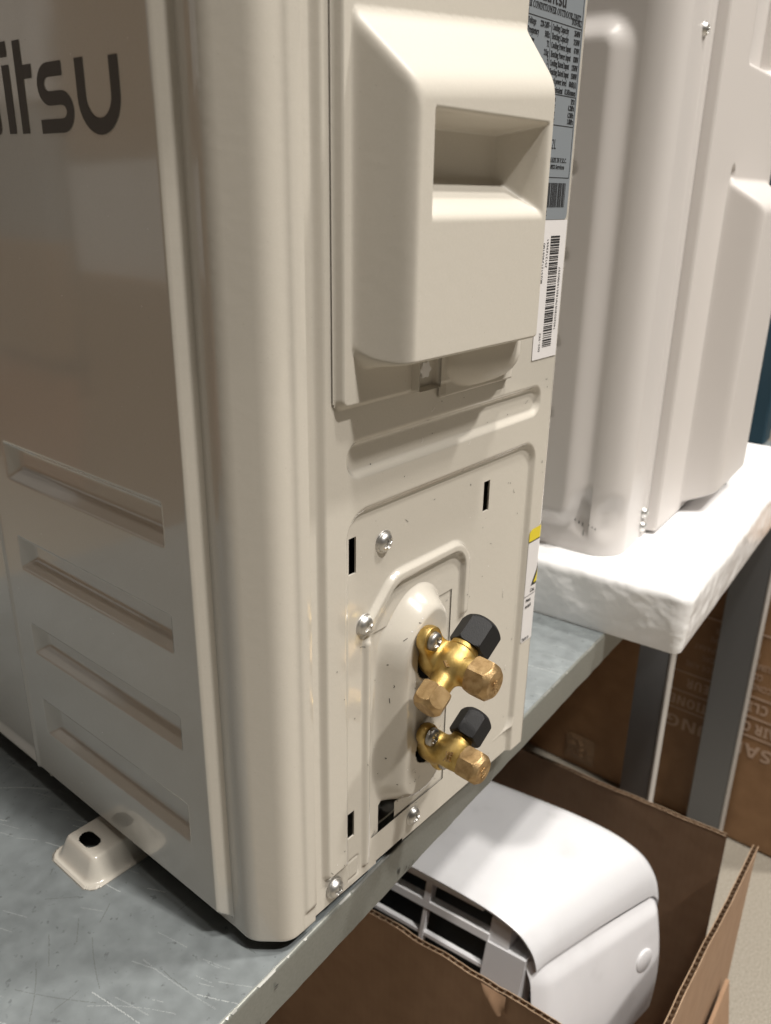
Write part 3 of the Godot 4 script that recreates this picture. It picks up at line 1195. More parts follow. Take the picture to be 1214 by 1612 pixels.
func valves(t: Node3D) -> void:
	var A := Vector3(0, .52, -.854)
	# three way valve
	var v := Node3D.new()
	v.name = "service_valve"
	t.add_child(v, true)
	var c := Vector3(.0285, .1475, -.088)
	var s1 := Vector3(.0160, .1625, -.0795)
	var s2 := Vector3(.0160, .1300, -.0960)
	var ax := Vector3(0, .146, -.0875)
	var f1 := func(p: Vector3) -> float:
		var fl := seg_d(p, s1, s2)
		var d := maxf(fl.x - .0086, absf(p.x - .0150) - .0034)
		var m := seg_d(p, Vector3(.012, ax.y, ax.z), Vector3(.040, ax.y, ax.z)).x - .0092
		m = maxf(m, p.x - .0425)
		var w := (p - c).dot(A)
		var arm := seg_d(p, c - A * .026, c + A * .022).x - lerpf(.0070, .0084, sst(-.02, .012, w))
		arm = maxf(arm, absf(w) - .0195)
		var ball := (p - c).length() - .0098
		var q := smin(m, arm, .0034)
		q = smin(q, ball, .003)
		return smin(d, q, .0075) if d < .02 else q
	obj("valve_body", nets(Vector3(.009, .116, -.122), Vector3(.046, .176, -.062), .0009, f1), M.brass, v)
	obj("flare_nut", hex_mesh(.0208, .0150, .0083, .70), M.brass_nut, v, along(Vector3(.0420, ax.y, ax.z), Vector3(1, -.04, 0), .25))
	obj("stem_cap", hex_mesh(.0228, .0200, .0090, .80), M.cap, v, along(c + A * .0140 + Vector3(.0008, -.0028, .0), A, .35))
	obj("service_nut", hex_mesh(.0178, .0145, .0070, .70), M.brass_nut, v, along(c - A * .0185, -A, .1))
	obj("thread", lathe([Vector2(.0086, 0), Vector2(.0090, .0005), Vector2(.0086, .001), Vector2(.0090, .0015), Vector2(.0086, .002), Vector2(.0090, .0025), Vector2(.0086, .003), Vector2(.0086, .006)], 36), M.brass, v, along(c + A * .0095, A))
	obj("screw", screw_hex(), M.steel_dull, v, along(Vector3(.0186, s1.y, s1.z), Vector3(1, 0, 0), .4))
	obj("screw", screw_hex(), M.steel_dull, v, along(Vector3(.0186, s2.y, s2.z), Vector3(1, 0, 0), 1.0))
	var m1 := st_new()
	letters(m1, "C", Vector3(.0372, .1535, -.0858), Vector3(.4, 0, -1), Vector3(-.5, 1, -.2), .0042, 1.0, FONT_BOLD, 1, .0012)
	letters(m1, "E", Vector3(.0300, .1530, -.0772), Vector3(.4, -.2, -1), Vector3(-.6, 1, 0), .0038, 1.0, FONT_BOLD, 1, .0014)
	letters(m1, "3/8", Vector3(.05838 - .0004, ax.y - .0014, ax.z + .0002), Vector3(0, 1, .25), Vector3(0, .25, -1) * -1.0, .0040, 1.0, FONT_BOLD, 1, .0004)
	obj("cast_mark", finish(m1), M.brass_nut, v)
	# two way valve
	var v2 := Node3D.new()
	v2.name = "service_valve"
	t.add_child(v2, true)
	var c2 := Vector3(.0300, .0840, -.0885)
	var a1 := Vector3(.0160, .0955, -.0812)
	var a2 := Vector3(.0160, .0690, -.0965)
	var ax2 := Vector3(0, .0830, -.0890)
	var f2 := func(p: Vector3) -> float:
		var fl := seg_d(p, a1, a2)
		var d := maxf(fl.x - .0074, absf(p.x - .0150) - .0034)
		var m := seg_d(p, Vector3(.012, ax2.y, ax2.z), Vector3(.040, ax2.y, ax2.z)).x - .0088
		m = maxf(m, p.x - .0395)
		var w := (p - c2).dot(A)
		var arm := seg_d(p, c2, c2 + A * .020).x - .0066
		arm = maxf(arm, w - .0150)
		var q := smin(m, arm, .0045)
		return smin(d, q, .007) if d < .02 else q
	obj("valve_body", nets(Vector3(.009, .058, -.118), Vector3(.043, .110, -.068), .0009, f2), M.brass, v2)
	obj("flare_nut", hex_mesh(.0186, .0140, .0078, .68), M.brass_nut, v2, along(Vector3(.0385, ax2.y, ax2.z), Vector3(1, -.04, 0), .25))
	obj("stem_cap", hex_mesh(.0190, .0185, .0074, .80), M.cap, v2, along(c2 + A * .0120 + Vector3(.001, 0, 0), A, .35))
	obj("screw", screw_hex(), M.steel_dull, v2, along(Vector3(.0186, a1.y, a1.z), Vector3(1, 0, 0), .8))
	obj("screw", screw_hex(), M.steel_dull, v2, along(Vector3(.0186, a2.y, a2.z), Vector3(1, 0, 0), .2))
	var m2 := st_new()
	letters(m2, "1/4", Vector3(.05338 - .0004, ax2.y - .0014, ax2.z + .0004), Vector3(0, 1, .25), Vector3(0, .25, -1) * -1.0, .0036, 1.0, FONT_BOLD, 1, .0004)
	letters(m2, "VE", Vector3(.0325, .0895, -.0810), Vector3(1, .1, -.3), Vector3(0, 1, -1), .0030, 1.0, FONT_BOLD, 1, .0008)
	letters(m2, "AL", Vector3(.0325, .0865, -.0795), Vector3(1, .1, -.3), Vector3(0, 1, -.8), .0030, 1.0, FONT_BOLD, 1, .0008)
	obj("cast_mark", finish(m2), M.brass_nut, v2)

var _sh: ArrayMesh
func screw_hex() -> ArrayMesh:
	if _sh == null:
		_sh = screw_mesh(.0058, .0028, 1.0)
	return _sh

# ---------------------------------------------------------------- stickers on the near unit
func labels(t: Node3D) -> void:
	var xd := Vector3(0, 0, -1)
	var yd := Vector3(0, 1, 0)
	var X := .00035
	# rating plate
	var rl := obj("rating_label", round_plate(Vector3(.00005, .4575, -.1915), xd, yd, .0710, .1345, .003, .0002), M.grey_label, t)
	var st := st_new()
	var w := .62
	letters(st, "daitsu", Vector3(X, .5035, -.1925), xd, yd, .0062, 1.05, FONT_BOLD, 1)
	letters(st, "AIR CONDITIONER OUTDOOR UNIT", Vector3(X, .4976, -.1933), xd, yd, .0030, .80, FONT_SERIF, 1)
	letters(st, "Model", Vector3(X, .4935, -.1598), xd, yd, .0027, w, FONT_SERIF, 0)
	letters(st, "DOS-9KZ", Vector3(X, .4952, -.2245), xd, yd, .0030, w, FONT_SERIF, 2)
	var left := ["Rated Voltage", "Rated Frequency", "Climate Type", "Weight", "Pole", "", "", ""]
	var lv := ["220-240V~", "50Hz", "T1", "21kg", "2", "", "", ""]
	var right := ["Cooling Capacity", "Heating Capacity", "Cooling Power Input", "Heating Power Input", "Cooling Rated Input", "Heating Rated Input", "Sound power level", "CO2 equivalent"]
	var rv := ["2640W", "3150W", "670W", "830W", "1350W", "1500W", "60dB(A)", "0.345tonnes"]
	for i in 8:
		var y := .4898 - i * .00432
		if left[i] != "":
			letters(st, left[i], Vector3(X, y, -.1598), xd, yd, .0028, w * .9, FONT_SERIF, 0)
			letters(st, lv[i], Vector3(X, y, -.1900), xd, yd, .0028, w * .9, FONT_SERIF, 2)
		letters(st, right[i], Vector3(X, y, -.1925), xd, yd, .0028, w * .9, FONT_SERIF, 0)
		letters(st, rv[i], Vector3(X, y, -.2243), xd, yd, .0028, w * .9, FONT_SERIF, 2)
	var rows := [["Protection", "IP24", .4550], ["High pressure", "4.2MPa", .4516], ["Discharge Side", "4.2MPa", .4478], ["Suction Side", "1.8MPa", .4444]]
	for r: Array in rows:
		letters(st, r[0], Vector3(X, r[2], -.2020), xd, yd, .0026, w * .9, FONT_SERIF, 2)
		letters(st, r[1], Vector3(X, r[2], -.2243), xd, yd, .0026, w * .9, FONT_SERIF, 2)
	letters(st, "2L", Vector3(X, .4316, -.2065), xd, yd, .0048, .7, FONT_SANS, 2)
	letters(st, "MADE IN P.R.C.", Vector3(X, .4232, -.2205), xd, yd, .0024, .8, FONT_SERIF, 2)
	letters(st, "07 0923 Services", Vector3(X, .4195, -.2185), xd, yd, .0022, .8, FONT_SERIF, 2)
	letters(st, "Z", Vector3(X, .3937, -.2020), xd, yd, .0030, .6, FONT_SERIF, 2)
	for b: Array in [[.4926, .0655], [.4575, .0655], [.4418, .0655], [.4138, .0655]]:
		plate(st, Vector3(.00025, b[0], -.1925), xd, yd, b[1], .00035)
	plate(st, Vector3(.00025, .4751, -.1912), xd, yd, .00035, .0346)
	for z: float in [-.1598, -.2254]:
		plate(st, Vector3(.00025, .4655, z), xd, yd, .00035, .1035)
	var r0 := RandomNumberGenerator.new()
	r0.seed = 9
	var zz := -.196
	while zz > -.2225:
		var bw := [.0004, .0008, .0012][r0.randi() % 3] as float
		plate(st, Vector3(.00025, .4040, zz - bw * .5), xd, yd, bw, .0136)
		zz -= bw + ([.0004, .0008][r0.randi() % 2] as float)
	obj("print", finish(st), M.ink, rl)
	# white bar code sticker
	var wl := obj("barcode_label", round_plate(Vector3(.00030, .3480, -.2132), xd, yd, .0300, .0838, .0006, .00015), M.white_label, t)
	var s2 := st_new()
	var up := Vector3(0, 1, 0)
	var lf := Vector3(0, 0, 1)
	var X2 := .00050
	letters(s2, "MO2512129661B0", Vector3(X2, .3533, -.2021), up, lf, .0020, 1.02, FONT_MONO, 0)
	letters(s2, "2512129661", Vector3(X2, .3625, -.2063), up, lf, .0020, 1.02, FONT_MONO, 0)
	letters(s2, "1402028H67W1826140B0397", Vector3(X2, .3232, -.2236), up, lf, .0020, 1.02, FONT_MONO, 0)
	letters(s2, "DOS-9KZ", Vector3(X2, .3110, -.2058), up, lf, .0020, 1.02, FONT_MONO, 0)
	var y2 := .3133
	while y2 < .3806:
		var bw := [.00035, .0005, .0007, .0011][r0.randi() % 4] as float
		plate(s2, Vector3(.00046, y2 + bw * .5, -.2150), xd, yd, .0110, bw)
		y2 += bw + ([.0004, .0006, .0009][r0.randi() % 3] as float)
	obj("print", finish(s2), M.ink, wl)
	# caution sticker running round the rear edge
	var roll := func(u: float, y: float, lift: float) -> Vector3:
		return Vector3(side_h(u, y) + lift, y, -u)
	var cl_us := lines(.2148, .2355, .0006)
	var body := func(u: float, y: float) -> Vector3:
		return roll.call(u, y, .0003)
	var keep := func(u: float, y: float) -> bool:
		return rrect(Vector2(u, y), Vector2(.2348, .1395), Vector2(.02, .0455), .003) > 0.0
	var cl := obj("caution_label", sheet(cl_us, lines(.0935, .1852, .0007), body, Vector3(1, 0, 0), keep), M.white_label, t)
	var yel := func(u: float, y: float) -> Vector3:
		return roll.call(u, y, .00045)
	obj("yellow_band", sheet(cl_us, lines(.1760, .1852, .0007), yel, Vector3(1, 0, 0), keep), M.yellow, cl)
	obj("rule", sheet(cl_us, lines(.1752, .17595, .0004), yel, Vector3(1, 0, 0)), M.ink, cl)
	obj("rule", sheet(cl_us, lines(.1322, .1326, .0004), yel, Vector3(1, 0, 0)), M.ink, cl)
	var tri_out := func(u: float, y: float) -> bool:
		return y < .1393 or (u - .2222) < (y - .1393) * .58
	obj("warning_triangle", sheet(lines(.2215, .2355, .0003), lines(.1390, .160, .0003), yel, Vector3(1, 0, 0), tri_out), M.ink, cl)
	var yel2 := func(u: float, y: float) -> Vector3:
		return roll.call(u, y, .0006)
	var tri_in := func(u: float, y: float) -> bool:
		return y < .1410 or (u - .2254) < (y - .1410) * .58
	obj("triangle_fill", sheet(lines(.2250, .2355, .0003), lines(.1408, .155, .0003), yel2, Vector3(1, 0, 0), tri_in), M.yellow, cl)
	var s3 := st_new()
	letters(s3, "Cau", Vector3(.00050, .1357, -.2222), xd, yd, .0029, .85, FONT_SANS, 0)
	letters(s3, "Pleas", Vector3(.00050, .1287, -.2172), xd, yd, .0025, .85, FONT_SANS, 0)
	letters(s3, "install", Vector3(.00050, .1238, -.2170), xd, yd, .0025, .85, FONT_SANS, 0)
	letters(s3, "Turn o", Vector3(.00050, .0967, -.2158), xd, yd, .0028, .85, FONT_SANS, 0)
	obj("print", finish(s3), M.ink, cl)

# ---------------------------------------------------------------- the far outdoor unit on foam
func far_unit() -> void:
	var base := .0556
	var t := thing("outdoor_unit", "pale outdoor unit with dented lower corner, standing on the white foam tray", "air conditioner", Vector3(-.0568, base, -.576), deg_to_rad(5.0))
	var H := .56
	# front with a raised field
	var us := PackedFloat32Array()
	us.append_array(lines(-.70, -.25, .03))
	us.append_array(lines(-.24, -.0305, .0022))
	var f := func(x: float, y: float) -> Vector3:
		var d := rrect(Vector2(x, y), Vector2(-.42, .259), Vector2(.385, .235), .03)
		var z := .094 + .0125 * sst(.0, -.021, d)
		for q: Vector2 in [Vector2(-.088, .37), Vector2(-.0885, .295), Vector2(-.089, .215), Vector2(-.0895, .145)]:
			var e := ((Vector2(x, y) - q) / Vector2(.012, .008)).length()
			z -= .005 * sst(1.2, .5, e)
		# dent at the lower corner
		var de := ((Vector2(x, y) - Vector2(-.036, .045)) / Vector2(.022, .03)).length()
		z -= .007 * sst(1.0, .2, de)
		return Vector3(x, y, z)
	var fp := obj("front_panel", sheet(us, lines(0.0, H, .0035), f, Vector3(0, 0, 1)), M.paint_far, t)
	# rounded corner to the seam
	var P := PackedVector2Array([Vector2(-.0305, .094)])
	for i in 17:
		var a := PI / 2 * i / 16.0
		P.append(Vector2(-.0305 + .0305 * sin(a), .0635 + .0305 * cos(a)))
	P.append_array([Vector2(0, .045), Vector2(0, .024), Vector2(-.0012, .021), Vector2(-.0012, .014), Vector2(.0002, .011), Vector2(.0002, .0008), Vector2(-.003, .0004)])
	var g := func(k: float, y: float) -> Vector3:
		var q := P[int(round(k))]
		var de := Vector2((q.x + .012) / .02, (y - .04) / .03).length()
		var push := .005 * sst(1.0, .2, de) * (1.0 if q.y > .05 else 0.0)
		return Vector3(q.x - push * .5, y, q.y - push)
	obj("corner_column", sheet(PackedFloat32Array(range(P.size())), lines(0.0, H, .004), g, Vector3(1, 0, 1)), M.paint_far, t)
	for y: float in [.485, .028, .012]:
		obj("screw", case_screw(), M.steel, t, along(Vector3(-.0008, y, .031 if y > .3 else .012), Vector3(1, 0, 0), y * 9.0))
	# moulded side cover with a wide bulge below and a window above
	var h := func(z: float, y: float) -> Vector3:
		var u := -z
		var x := .0105 * sst(0.0, .004, u)
		var k := smin(smin((u - .088) * 1.9, (.270 - u) * 1.2, .01), smin((y - .012) * 2.6, (.366 - y) * 1.5, .01), .01)
		x += maxf(0.0, smin(k, .036, .012))
		var s := rrect(Vector2(u, y), Vector2(.150, .55), Vector2(.055, .075), .006)
		x -= .02 * sst(.002, -.004, s)
		x -= .006 * sst(1.0, .8, ((Vector2(u, y) - Vector2(.098, .372)) / Vector2(.007, .007)).length())
		return Vector3(x, y, z)
	obj("side_cover", sheet(lines(-.275, .0, .0025), lines(.004, H, .0028), h, Vector3(1, 0, 0)), M.plastic_far, t)
	obj("side_panel", box_mesh(Vector3(-.006, .001, -.30), Vector3(-.0042, H, .0006), .0005), M.paint_far, t)
	obj("cover_foot", box_mesh(Vector3(-.004, .0035, -.275), Vector3(.0095, .0065, -.002), .001), M.plastic_far, t)
	obj("top_lid", box_mesh(Vector3(-.70, H + .0005, -.30), Vector3(.0, H + .01, .094), .004), M.paint_far, t)
	obj("back_panel", box_mesh(Vector3(-.70, .001, -.302), Vector3(-.004, H, -.3005), .0005), M.paint_far, t)
	obj("base_pan", box_mesh(Vector3(-.70, -.0002, -.30), Vector3(-.01, .004, .085), .001), M.paint_far, t)
	# black scuffs on the dent
	for q: Array in [[-.047, .034, .0016, .004], [-.043, .031, .002, .006], [-.039, .029, .0014, .008], [-.036, .021, .0014, .010], [-.032, .030, .002, .006], [-.028, .030, .003, .004], [-.030, .050, .0022, .005], [-.024, .029, .002, .003]]:
		var st := st_new()
		var c: Vector3 = f.call(q[0], q[1]) + Vector3(0, 0, .0008)
		if q[0] > -.0305:
			c.z = .0935
		var ring := []
		for i in 8:
			var a := TAU * i / 8
			ring.append(c + Vector3(cos(a) * q[2] * rng.randf_range(.5, 1.1) * .5, sin(a) * q[3] * rng.randf_range(.6, 1.1) * .5, -.0006))
		for i in 8:
			quad(st, c, ring[i], ring[(i + 1) % 8], c, Vector3(0, 0, 1))
		obj("scuff", finish(st), M.scuff, fp)

func foam_tray() -> void:
	var t := thing("foam_tray", "thick white foam packing tray overhanging the shelf edge under the pale unit", "packing foam", Vector3(-.0568, 0, -.576), deg_to_rad(5.0))
	var lo := Vector3(-.62, -.0098, -.46)
	var hi := Vector3(.0885, .0555, .1305)
	var n := FastNoiseLite.new()
	n.seed = 8
	n.frequency = 14.0
	n.fractal_octaves = 4
	var rid := FastNoiseLite.new()
	rid.seed = 18
	rid.frequency = 11.0
	rid.fractal_type = FastNoiseLite.FRACTAL_RIDGED
	rid.fractal_octaves = 4
	# wrap a profile round the front and right sides: k runs from the top inwards down the side
	var path := PackedVector2Array()
	var x := lo.x
	while x < hi.x - .014:
		path.append(Vector2(x, hi.z))
		x += .0022 if x > -.13 else .03
	for i in 9:
		var a := PI / 2 * (1.0 - i / 8.0)
		path.append(Vector2(hi.x - .014 + .014 * cos(a), hi.z - .014 + .014 * sin(a)))
	var z := hi.z - .016
	while z > lo.z:
		path.append(Vector2(hi.x, z))
		z -= .0024
	path.append(Vector2(hi.x, lo.z))
	var vs := PackedFloat32Array()
	for i in 44:
		vs.append(i)
	var f := func(k: float, v: float) -> Vector3:
		var i := int(round(k))
		var q := path[i]
		var prev := path[maxi(i - 1, 0)]
		var nx := path[mini(i + 1, path.size() - 1)]
		var dir := (nx - prev).normalized()
		var out := Vector2(-dir.y, dir.x)
		if out.dot(Vector2(1, 1)) < 0:
			out = -out
		var p: Vector3
		var r := .010
		if v < 6:
			p = Vector3(q.x, hi.y, q.y) - Vector3(out.x, 0, out.y) * (r + (5.0 - v) * .0007)
		elif v < 13:
			var a := PI / 2 * (v - 5.0) / 8.0
			p = Vector3(q.x, hi.y - r + r * cos(a), q.y) - Vector3(out.x, 0, out.y) * (r - r * sin(a))
		else:
			var s := (v - 13.0) / 30.0
			p = Vector3(q.x, lerpf(hi.y - r, lo.y, s), q.y) - Vector3(out.x, 0, out.y) * (.004 * s * s)
		var amp := sst(3.0, 14.0, v) * (1.0 - sst(40.0, 43.0, v) * .7)
		var nn := n.get_noise_3dv(p) * .0025 + (rid.get_noise_3d(p.x, p.y * 1.6, p.z) - .3) * .0011 * (1.0 if q.y > hi.z - .02 else .45)
		return p + Vector3(out.x, .15, out.y) * nn * amp
	obj("tray_body", sheet(PackedFloat32Array(range(path.size())), vs, f, Vector3(1, 0, 1)), M.foam, t)
	obj("tray_top", box_mesh(Vector3(lo.x, .045, lo.z), Vector3(hi.x - .0095, hi.y - .0003, hi.z - .0095), .004), M.foam, t)
	obj("tray_base", box_mesh(Vector3(lo.x, lo.y, lo.z), Vector3(hi.x - .008, .0, hi.z - .008), .004), M.foam, t)

# ---------------------------------------------------------------- open carton and indoor unit
# a corrugated board wall from a to b (bottom corners), standing h high; inn = thickness direction
func board(parent: Node3D, a: Vector3, b: Vector3, h: float, out: Vector3, seed_: int, rough := .002) -> void:
	var n := FastNoiseLite.new()
	n.seed = seed_
	n.frequency = 16.0
	n.fractal_octaves = 4
	var L := (b - a).length()
	var dir := (b - a) / L
	var T := .0052
	var us := lines(0.0, L, .004)
	var edge := func(u: float) -> float:
		return n.get_noise_1d(u * 1.0) * rough + n.get_noise_1d(u * 9.0 + 30.0) * rough * .3
	var bend := func(u: float, y: float) -> float:
		return n.get_noise_2d(u * .25, y * .25 + 9.0) * .0018
	for side: float in [0.0, 1.0]:
		var f := func(u: float, v: float) -> Vector3:
			var y: float = v * h
			if v > .99:
				y = h + edge.call(u) + side * .0006
			return a + dir * u + Vector3(0, y, 0) + out * (bend.call(u, y) + T * (side - .5) * 2.0 * .5)
		obj("liner", sheet(us, PackedFloat32Array([0, .15, .3, .45, .6, .75, .9, .97, 1.0]), f, out * (side * 2.0 - 1.0)), M.cardboard, parent)
	var waves := int(L / .0075)
	var us2 := PackedFloat32Array()
	for i in waves * 8 + 1:
		us2.append(L * i / (waves * 8))
	var g := func(u: float, v: float) -> Vector3:
		var y: float = h - .03 + v * (.0295 + edge.call(u))
		return a + dir * u + Vector3(0, y, 0) + out * (bend.call(u, y) + sin(u / L * waves * TAU) * T * .44)
	obj("flute", sheet(us2, PackedFloat32Array([0, .5, 1]), g, out), M.flute, parent)
	# torn paper rim seen from above: thin strips closing the liners
	for side: float in [0.0, 1.0]:
		var r := func(u: float, v: float) -> Vector3:
			var y: float = h + edge.call(u) + side * .0006
			return a + dir * u + Vector3(0, y + .0001, 0) + out * (bend.call(u, y) + T * (side - .5) + (v - .5) * .0008)
		obj("rim", sheet(us, PackedFloat32Array([0, 1]), r, Vector3(0, 1, 0)), M.flute, parent)

func open_carton() -> void:
	var yaw := deg_to_rad(4.0)
	var t := thing("open_carton", "open brown corrugated carton on the floor holding a white indoor unit", "carton", Vector3(.128, -.65, -.245), yaw)
	# local: x <= 0 to the left, z from 0 to -.33
	var D := -.328
	board(t, Vector3(-.92, 0, 0), Vector3(-.003, 0, 0), .370, Vector3(0, 0, 1), 3, .0018)
	board(t, Vector3(-.92, 0, D), Vector3(-.016, 0, D), .372, Vector3(0, 0, 1), 4, .002)
	board(t, Vector3(0, 0, .06), Vector3(.014, 0, D - .012), .366, Vector3(1, 0, 0), 5, .0022)
	board(t, Vector3(-.92, 0, -.002), Vector3(-.92, 0, D), .37, Vector3(-1, 0, 0), 6, .002)
	obj("carton_bottom", box_mesh(Vector3(-.916, .0005, D + .004), Vector3(-.004, .006, -.004), .001), M.cardboard, t)
	# a loose outer flap lying against the right wall
	var st := st_new()
	var flap := [Vector3(.022, .20, -.30), Vector3(.020, .20, .06), Vector3(.052, .045, .06), Vector3(.050, .045, -.28)]
	for s: float in [0.0, -.004]:
		quad(st, flap[0] + Vector3(s, 0, 0), flap[1] + Vector3(s, 0, 0), flap[2] + Vector3(s, 0, 0), flap[3] + Vector3(s, 0, 0), Vector3(1 if s == 0.0 else -1, .2, 0))
	for i in 4:
		var p: Vector3 = flap[i]
		var q: Vector3 = flap[(i + 1) % 4]
		quad(st, p, q, q - Vector3(.004, 0, 0), p - Vector3(.004, 0, 0), (p + q) * .5 - Vector3(.036, .12, -.12))
	obj("flap", finish(st), M.cardboard, t)
	# torn parcel tape on the front wall
	var tp := func(u: float, v: float) -> Vector3:
		return Vector3(-.135 + (u - .5) * .026 * (1.0 - .6 * v) + .010 * v, .3705 - v * .022, .0042 + .005 * sin(v * 2.6) + .003 * sin(u * 5.0) * v)
	obj("torn_tape", sheet(lines(0, 1, .06), lines(0, 1, .06), tp, Vector3(0, 0, 1)), M.cardboard, t)
	# packing blocks under the unit
	obj("packing_block", box_mesh(Vector3(-.30, .0065, -.30), Vector3(-.16, .155, -.04), .004), M.foam, t)
	obj("packing_block", box_mesh(Vector3(-.88, .0065, -.30), Vector3(-.70, .155, -.04), .004), M.foam, t)

func indoor_unit() -> void:
	var t := thing("indoor_unit", "white split indoor unit lying on its back in the open carton", "air conditioner")
	# outline of the end from the top down: (reach beyond the flat, drop)
	var prof := [Vector2(-.70, 0), Vector2(-.30, 0), Vector2(-.20, 0), Vector2(-.14, .0004), Vector2(-.10, .0012), Vector2(-.07, .003), Vector2(-.045, .0062), Vector2(-.026, .0115), Vector2(-.013, .0185), Vector2(-.004, .028), Vector2(.002, .038), Vector2(.0055, .049), Vector2(.007, .057)]
	var near := func(q: Vector2) -> Vector3:
		return Vector3(.000 + q.x, -.2465 - q.y * .86, -.2885 - q.x * .10)
	var far := func(q: Vector2) -> Vector3:
		return Vector3(.046 + q.x, -.2425 - q.y * 1.25, -.478 - q.x * .17)
	var us := PackedFloat32Array(range(prof.size() * 4 - 3))
	var at_k := func(k: float, fn: Callable) -> Vector3:
		var x := k / 4.0
		var i := mini(int(floor(x)), prof.size() - 2)
		var s := x - i
		var p0: Vector2 = prof[maxi(i - 1, 0)]
		var p1: Vector2 = prof[i]
		var p2: Vector2 = prof[i + 1]
		var p3: Vector2 = prof[mini(i + 2, prof.size() - 1)]
		return fn.call(p1.cubic_interpolate(p2, p0, p3, s))
	var vs := lines(0.0, 1.0, .05)
	var f := func(k: float, v: float) -> Vector3:
		var a: Vector3 = at_k.call(k, near)
		var b: Vector3 = at_k.call(k, far)
		var p := a.lerp(b, v)
		# lengthwise crown and rounded edges
		var e := minf(v, 1.0 - v)
		p.y += .003 * sin(v * PI) - .012 * pow(maxf(0.0, 1.0 - e / .09), 2.0) * (1.0 if v > .5 else .25)
		return p
	obj("front_cover", sheet(us, vs, f, Vector3(0, 1, 0)), M.ac_white, t)
	# rim of the cover seen from the grille side
	var rim := func(k: float, v: float) -> Vector3:
		var a: Vector3 = f.call(k, 0.0)
		return a + Vector3(-.0012, -.0035, -.001) * v + Vector3(0, 0, -.006) * maxf(0.0, v - 1.0)
	obj("cover_rim", sheet(us, PackedFloat32Array([0, .3, 1, 2]), rim, Vector3(0, 0, 1)), M.ac_white, t)
	# end cap below the cover, tapering to the wall side
	var cap := func(u: float, v: float) -> Vector3:
		var a: Vector3 = Vector3(.003, -.297, -.290)
		var b: Vector3 = Vector3(.0525, -.316, -.478)
		var p := a.lerp(b, u)
		var low := Vector3(.026, -.47, -.252).lerp(Vector3(.066, -.45, -.470), u)
		p = p.lerp(low, v)
		p.x += .008 * sin(v * PI * .9) + .006 * sst(0.0, .12, v)
		var e := minf(u, 1.0 - u)
		p.x -= .010 * pow(maxf(0.0, 1.0 - e / .10), 2.0)
		return p
	obj("end_cap", sheet(lines(0, 1, .025), lines(0, 1, .025), cap, Vector3(1, 0, 0)), M.ac_white, t)
	# round hinge button
	var hb: Vector3 = cap.call(.80, .42)
	obj("hinge_button", lathe([Vector2(.0, .002), Vector2(.012, .002), Vector2(.0135, .0012), Vector2(.0140, .0), Vector2(.0140, -.003)], 40), M.ac_white, t, along(hb + Vector3(-.0006, 0, 0), Vector3(1, .1, .22)))
	# side under the cover facing the camera: frame bars and the coil behind
	var zf := func(x: float) -> float:
		return -.2915 - x * .10
	var b0 := func(called: String, x0: float, x1: float, y0: float, y1: float, d0: float, d1: float, mat: Material) -> void:
		var st := st_new()
		var p := []
		for e: Array in [[x0, y0, d0], [x1, y0, d0], [x1, y1, d0], [x0, y1, d0], [x0, y0, d1], [x1, y0, d1], [x1, y1, d1], [x0, y1, d1]]:
			p.append(Vector3(e[0], e[1], float(zf.call(e[0])) - e[2] + (-.2565 - float(e[1])) * .22))
		quad(st, p[0], p[1], p[2], p[3], Vector3(0, 0, 1))
		quad(st, p[0], p[1], p[5], p[4], Vector3(0, -1, 0))
		quad(st, p[3], p[2], p[6], p[7], Vector3(0, 1, 0))
		quad(st, p[0], p[3], p[7], p[4], Vector3(-1, 0, 0))
		quad(st, p[1], p[2], p[6], p[5], Vector3(1, 0, 0))
		obj(called, finish(st), mat, t)
	b0.call("coil", -.70, -.045, -.46, -.256, .028, .03, M.fins)
	b0.call("grille_frame", -.70, -.056, -.2640, -.2570, .003, .02, M.grille)
	b0.call("grille_frame", -.70, -.045, -.2920, -.2840, .002, .012, M.grille)
	b0.call("grille_bar", -.70, -.045, -.3240, -.3205, .004, .009, M.grille)
	b0.call("grille_bar", -.70, -.045, -.3600, -.3560, .004, .009, M.grille)
	b0.call("grille_bar", -.70, -.045, -.3960, -.3920, .004, .009, M.grille)
	for k in 7:
		var x := -.118 - k * .075
		b0.call("grille_rib", x - .0035, x + .0035, -.2838, -.2602, .002, .012, M.grille)
		b0.call("grille_rib", x - .0022, x + .0022, -.46, -.2922, .003, .010, M.grille)
	b0.call("grille_end", -.046, -.004, -.47, -.2915, .002, .03, M.ac_white)
	b0.call("grille_end", -.046, -.024, -.291, -.266, .004, .03, M.grille)
	# body behind, closing the thing to its back
	obj("back_body", box_mesh(Vector3(-.70, -.494, -.46), Vector3(.018, -.470, -.305), .006), M.ac_white, t)
	var sp := func(u: float, v: float) -> Vector3:
		var a: Vector3 = f.call(u, 1.0)
		return Vector3(a.x, lerpf(a.y, -.47, v), a.z - .001)
	obj("rear_side", sheet(us, PackedFloat32Array([0, .5, 1]), sp, Vector3(0, 0, -1)), M.ac_white, t)

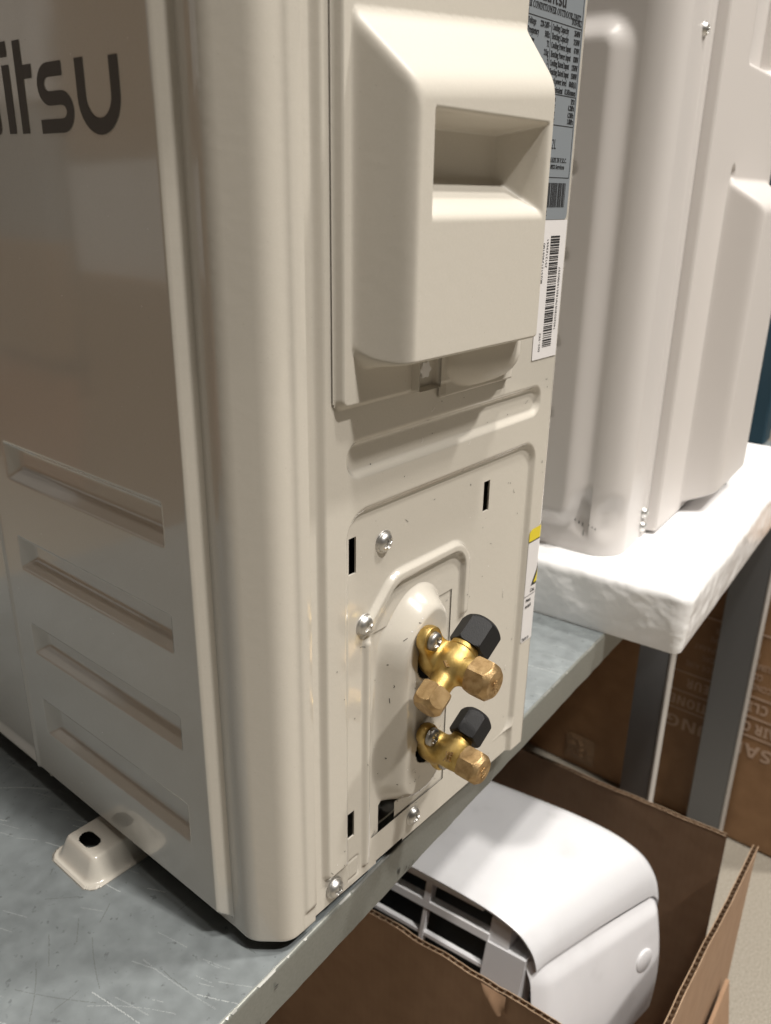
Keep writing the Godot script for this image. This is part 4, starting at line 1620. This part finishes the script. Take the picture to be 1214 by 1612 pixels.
# ---------------------------------------------------------------- things behind
func printed_carton() -> void:
	var t := thing("shipping_carton", "large brown shipping carton with upside down pale print, behind the grey posts", "carton", Vector3(-.2, -.65, -1.02))
	obj("carton_body", box_mesh(Vector3(-.55, .0005, -.45), Vector3(.34, .56, 0), .004), M.carton, t)
	var st := st_new()
	var xd := Vector3(-1, 0, 0)
	var yd := Vector3(0, -1, 0)
	var Z := .0006
	letters(st, "SAMSUNG", Vector3(.148, .190, Z), xd, yd, .024, 1.12, FONT_BOLD, 1, .0003)
	letters(st, "AIR CONDITIONER", Vector3(.142, .2335, Z), xd, yd, .0185, .86, FONT_BOLD, 1, .0003)
	letters(st, "CLIMATISEUR", Vector3(.150, .272, Z), xd, yd, .0175, .86, FONT_BOLD, 1, .0003)
	for y: float in [.2165, .2525, .2905, .405]:
		plate(st, Vector3(.150, y, Z), xd, yd, .185, .0030, .0003)
	var small := ["ACONDICIONADOR DE AIRE", "CONDIZIONATORE", "KLIMATYZATOR  APARAT", "KLIMA UREDJAJ", "KLIMATIZACE"]
	for i in small.size():
		letters(st, small[i], Vector3(.15, .310 + i * .019, Z), xd, yd, .0095, .9, FONT_SANS, 1, .0003)
	obj("print", finish(st), M.carton_print, t)
	# crumpled clear tape
	var cr := FastNoiseLite.new()
	cr.seed = 12
	cr.frequency = .06
	var tp := func(u: float, v: float) -> Vector3:
		return Vector3(-.125 + u * .06, .015 + v * .06, .0012 + .010 * absf(cr.get_noise_2d(u * 40.0, v * 55.0)) * sin(v * PI) * sin(u * PI))
	obj("crumpled_tape", sheet(lines(0, 1, .05), lines(0, 1, .05), tp, Vector3(0, 0, 1)), M.tape, t)

func back_things() -> void:
	var a := thing("teal_carton", "dark teal carton at the back end of the shelf, behind the pale unit", "carton", Vector3(-.30, -.0098, -1.26), deg_to_rad(4.0))
	obj("carton_body", box_mesh(Vector3(-.20, 0, -.05), Vector3(.17, .47, 0), .003), M.teal, a)
	var b := thing("orange_carton", "orange brown carton lying on top of the dark teal carton", "carton", Vector3(-.30, .4606, -1.26), deg_to_rad(4.0))
	obj("carton_body", box_mesh(Vector3(-.20, 0, -.05), Vector3(.165, .25, 0), .003), M.orange, b)

# stock across the aisle that the glossy front mirrors
func opposite_things() -> void:
	var kinds := [["plain brown carton", M.carton], ["white printed carton", M.white_plastic], ["reddish brown carton", M.orange], ["grey appliance carton", M.grey_label]]
	var spots := ["nearest stack", "second stack", "third stack", "last stack"]
	var tiers := ["bottom", "second tier", "third tier", "top"]
	var plan := [[0, 2, 0, 1], [0, 0, 1, 0], [2, 0, 3, 1], [0, 1, 0, 0]]
	for i in 4:
		var y := -.65
		for k in 4:
			var kind: Array = kinds[plan[i][k]]
			var s := Vector3([.62, .7, .56, .68][(i + k) % 4], [.42, .33, .5, .38][(i * 3 + k) % 4], .45)
			var t := thing("stacked_carton", "%s, %s of the %s across the aisle from the shelf" % [kind[0], tiers[k], spots[i]], "carton", Vector3(-1.15 - i * .78, y, 1.25 + rng.randf() * .05), rng.randfn(0, .025), "cartons across the aisle")
			obj("carton_body", box_mesh(Vector3(-s.x / 2, 0, 0), Vector3(s.x / 2, s.y, s.z), .004), kind[1], t)
			y += s.y + .0005
